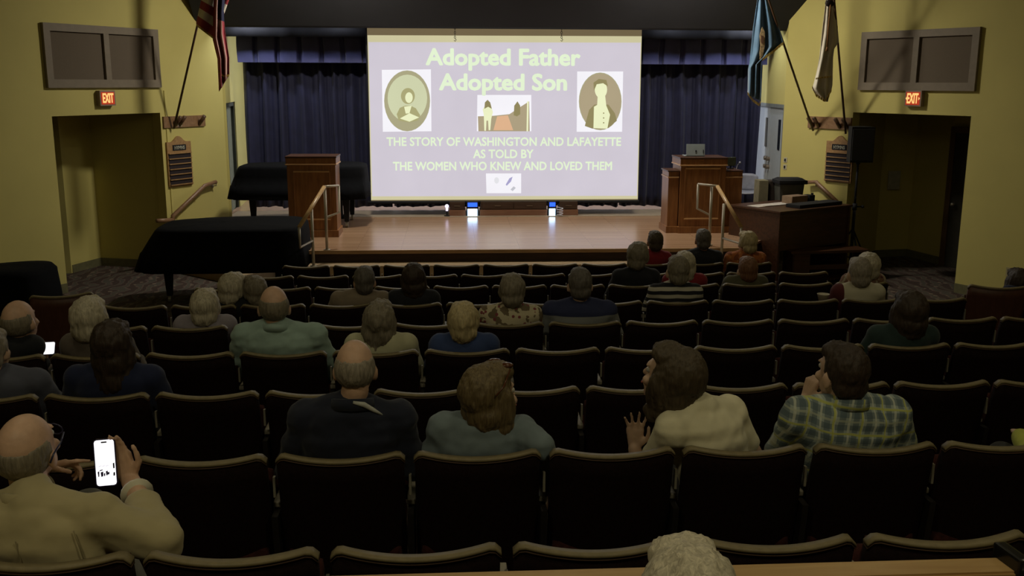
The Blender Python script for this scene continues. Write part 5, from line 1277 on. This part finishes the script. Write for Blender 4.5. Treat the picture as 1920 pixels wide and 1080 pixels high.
phone('lit phone glowing in the lap of the man at far left', pc2, (1, .2, 0), (0, .45, 1), .070, .080, False)
# person at the right edge in lime, shoulder only
person('person in a lime green shirt cut by the right edge, only a shoulder showing', 'A', V((2.74, 3.80, 1.80)), 6, hair='short', hc='brown', shirt='lime', wide=1.05, hipx=2.73)
# head of a viewer behind the rail
person('white-haired viewer behind the wooden rail, only the crown of the head showing', 'Z', at(1292, 1038, 1.70), 2, hair='full', hc='white', shirt='tan', floor=fz(1.5), ypos=1.36, hipx=.44, hs=1.05)
t = thing('viewer_chair', 'chair under the white-haired viewer behind the wooden rail', 'chair', (.44, 1.42, fz(1.5)))
mb = MB(); mb.bb((.22, 1.45, fz(1.5)+.38), (.66, 1.90, fz(1.5)+.44), .02); wob('seat', mb, SEATPAD, t); mb = MB(); mb.bb((.22, 1.40, fz(1.5)+.40), (.66, 1.46, fz(1.5)+.85), .02); wob('backrest', mb, MAROON, t)
for sx in (.25, .63):
    for sy in (1.48, 1.86): mb = MB(); mb.cyl((sx, sy, fz(1.5)), (sx, sy, fz(1.5)+.39), .015); wob('leg', mb, IRON, t)
# person at the far right, partly out of the frame, in a side seat
person('dark-haired person in dark navy at the far right edge beside the wooden side seat', 'E', at(1911, 506, 8.5), 0, hair='bob', hc='dark', shirt='dblue', hipx=at(1925, 520, 8.5).x+.05, floor=fz(8.3), ypos=8.1, hs=1.1, wide=1.2)
# cup on the arm by the cream vest
q = at(1543, 564, ROWDEF['E']['y']+.2); t = thing('paper_cup', 'white paper cup resting by the elbow of the person in the cream vest', 'cup', q)
mb = MB(); mb.loft([[(q.x+r_*math.cos(k*PI/10), q.y+r_*math.sin(k*PI/10), q.z+z) for k in range(20)] for r_, z in ((.034, 0), (.048, .055), (.051, .058), (.046, .057), (.032, .004))], cap=True); wob('cup_body', mb, mat('white_paper', (.60, .54, .44), .7), t, True)

flush()
# ------------------------------------------------------------------ place the seats
def place(row, n, idx, total, label, x=None, y=None, rz=0.0, src=None, z=None):
    o_ = (row, n) in occ or (row, n) in (('Z', -2), ('A', 6))
    src = src or (P_OPEN if o_ else P_FOLD)
    c = copytree(src); R_ = ROWDEF.get(row)
    c.location = (R_['x0']+.53*(n+.5) if x is None else x, R_['y'] if y is None else y, R_['z'] if z is None else z); c.rotation_euler.z = rz
    c['label'] = label; c['category'] = 'seat'; c['group'] = 'auditorium seats in curved-topped rows'
    return c
for row, R_ in ROWDEF.items():
    ns = list(range(R_['a'], R_['b']+1))
    for i, n in enumerate(ns):
        pos = 'leftmost' if i == 0 else 'rightmost' if i == len(ns)-1 else ORDN[i+1]+' from left'
        c = place(row, n, i, len(ns), 'dark auditorium seat, %s, %s' % (ROWNAME[row], pos))
        if i == len(ns)-1:
            for ch in list(c.children):
                if ch.name.split('.')[0] in ('armrest', 'side_standard', 'side_bracket'):
                    k = ch.copy(); COL.objects.link(k); k.parent = c; k.location.x = .53
# side block seats
WB, _s = proto('folded', True)
for x, y, rz, lab in ((at(1866, 560, 8.25).x, 8.2, -.25, 'reddish wooden-backed side seat standing apart near the right wall'), (at(1866, 560, 8.25).x+.53, 8.06, -.25, 'side seat under the dark-haired person at the far right edge'),
                      (at(115, 560, 8.2).x, 8.2, .3, 'reddish side seat standing apart near the left wall')):
    place('E', 0, 0, 0, lab, x, y, rz, WB, fz(y))
for p_ in (P_OPEN, P_FOLD, WB):
    for ch in list(p_.children): bpy.data.objects.remove(ch)
    bpy.data.objects.remove(p_)

# ------------------------------------------------------------------ wooden rail in the foreground
A_, B_ = at(210, 1085, 2.36), at(1882, 1050, 2.345)
zt = 1.615; a = atz(500, 1081, zt); b = atz(1880, 1043.5, zt); d_ = (b-a).normalized(); n_ = V((-d_.y, d_.x, 0))
t = thing('rail_partition', 'low partition with a tan wooden top rail in the foreground', 'railing', (b.x/2, b.y, fz(2.3)))
a = a-d_*.45
f = lambda u, v, h: a+d_*u+n_*h+V((0, 0, v-zt))
Lr = (b-a).length
mb = MB(); mb.prism([(0, zt-.04), (Lr, zt-.04), (Lr, zt), (0, zt)], -.085, 0, f); bmesh.ops.bevel(mb.b, geom=list(mb.b.edges), offset=.006, segments=2, affect='EDGES'); wob('top_rail', mb, TANW, t)
mb = MB(); mb.prism([(.02, fz(2.3)), (Lr-.02, fz(2.3)), (Lr-.02, zt-.04), (.02, zt-.04)], -.065, -.02, f); wob('panel', mb, mat('dark_partition_panel', (.02, .015, .015), .8), t)
mb = MB()
for u in (.05, Lr/2, Lr-.05): mb.prism([(u-.03, fz(2.3)), (u+.03, fz(2.3)), (u+.03, zt-.04), (u-.03, zt-.04)], -.075, -.012, f)
wob('post', mb, wood('dark_post', (.06, .03, .015), (.10, .05, .03)), t)
q = b; t = thing('rail_clamp', 'black clamp with a shiny screw at the right end of the wooden rail', 'clamp', (q.x, q.y, q.z))
mb = MB(); mb.box(q+V((.0, -.04, .0)), (.035, .11, .075), rot=.1, bev=.008); wob('clamp_body', mb, mat('black_gloss', (.01, .01, .01), .25), t)
mb = MB(); mb.cyl(q+V((.02, -.09, .0)), q+V((.02, -.12, -.005)), .008); mb.ball(q+V((.02, -.12, -.005)), .011, 8); wob('screw', mb, mat('shiny_screw', (.7, .7, .7), .2, .9), t)
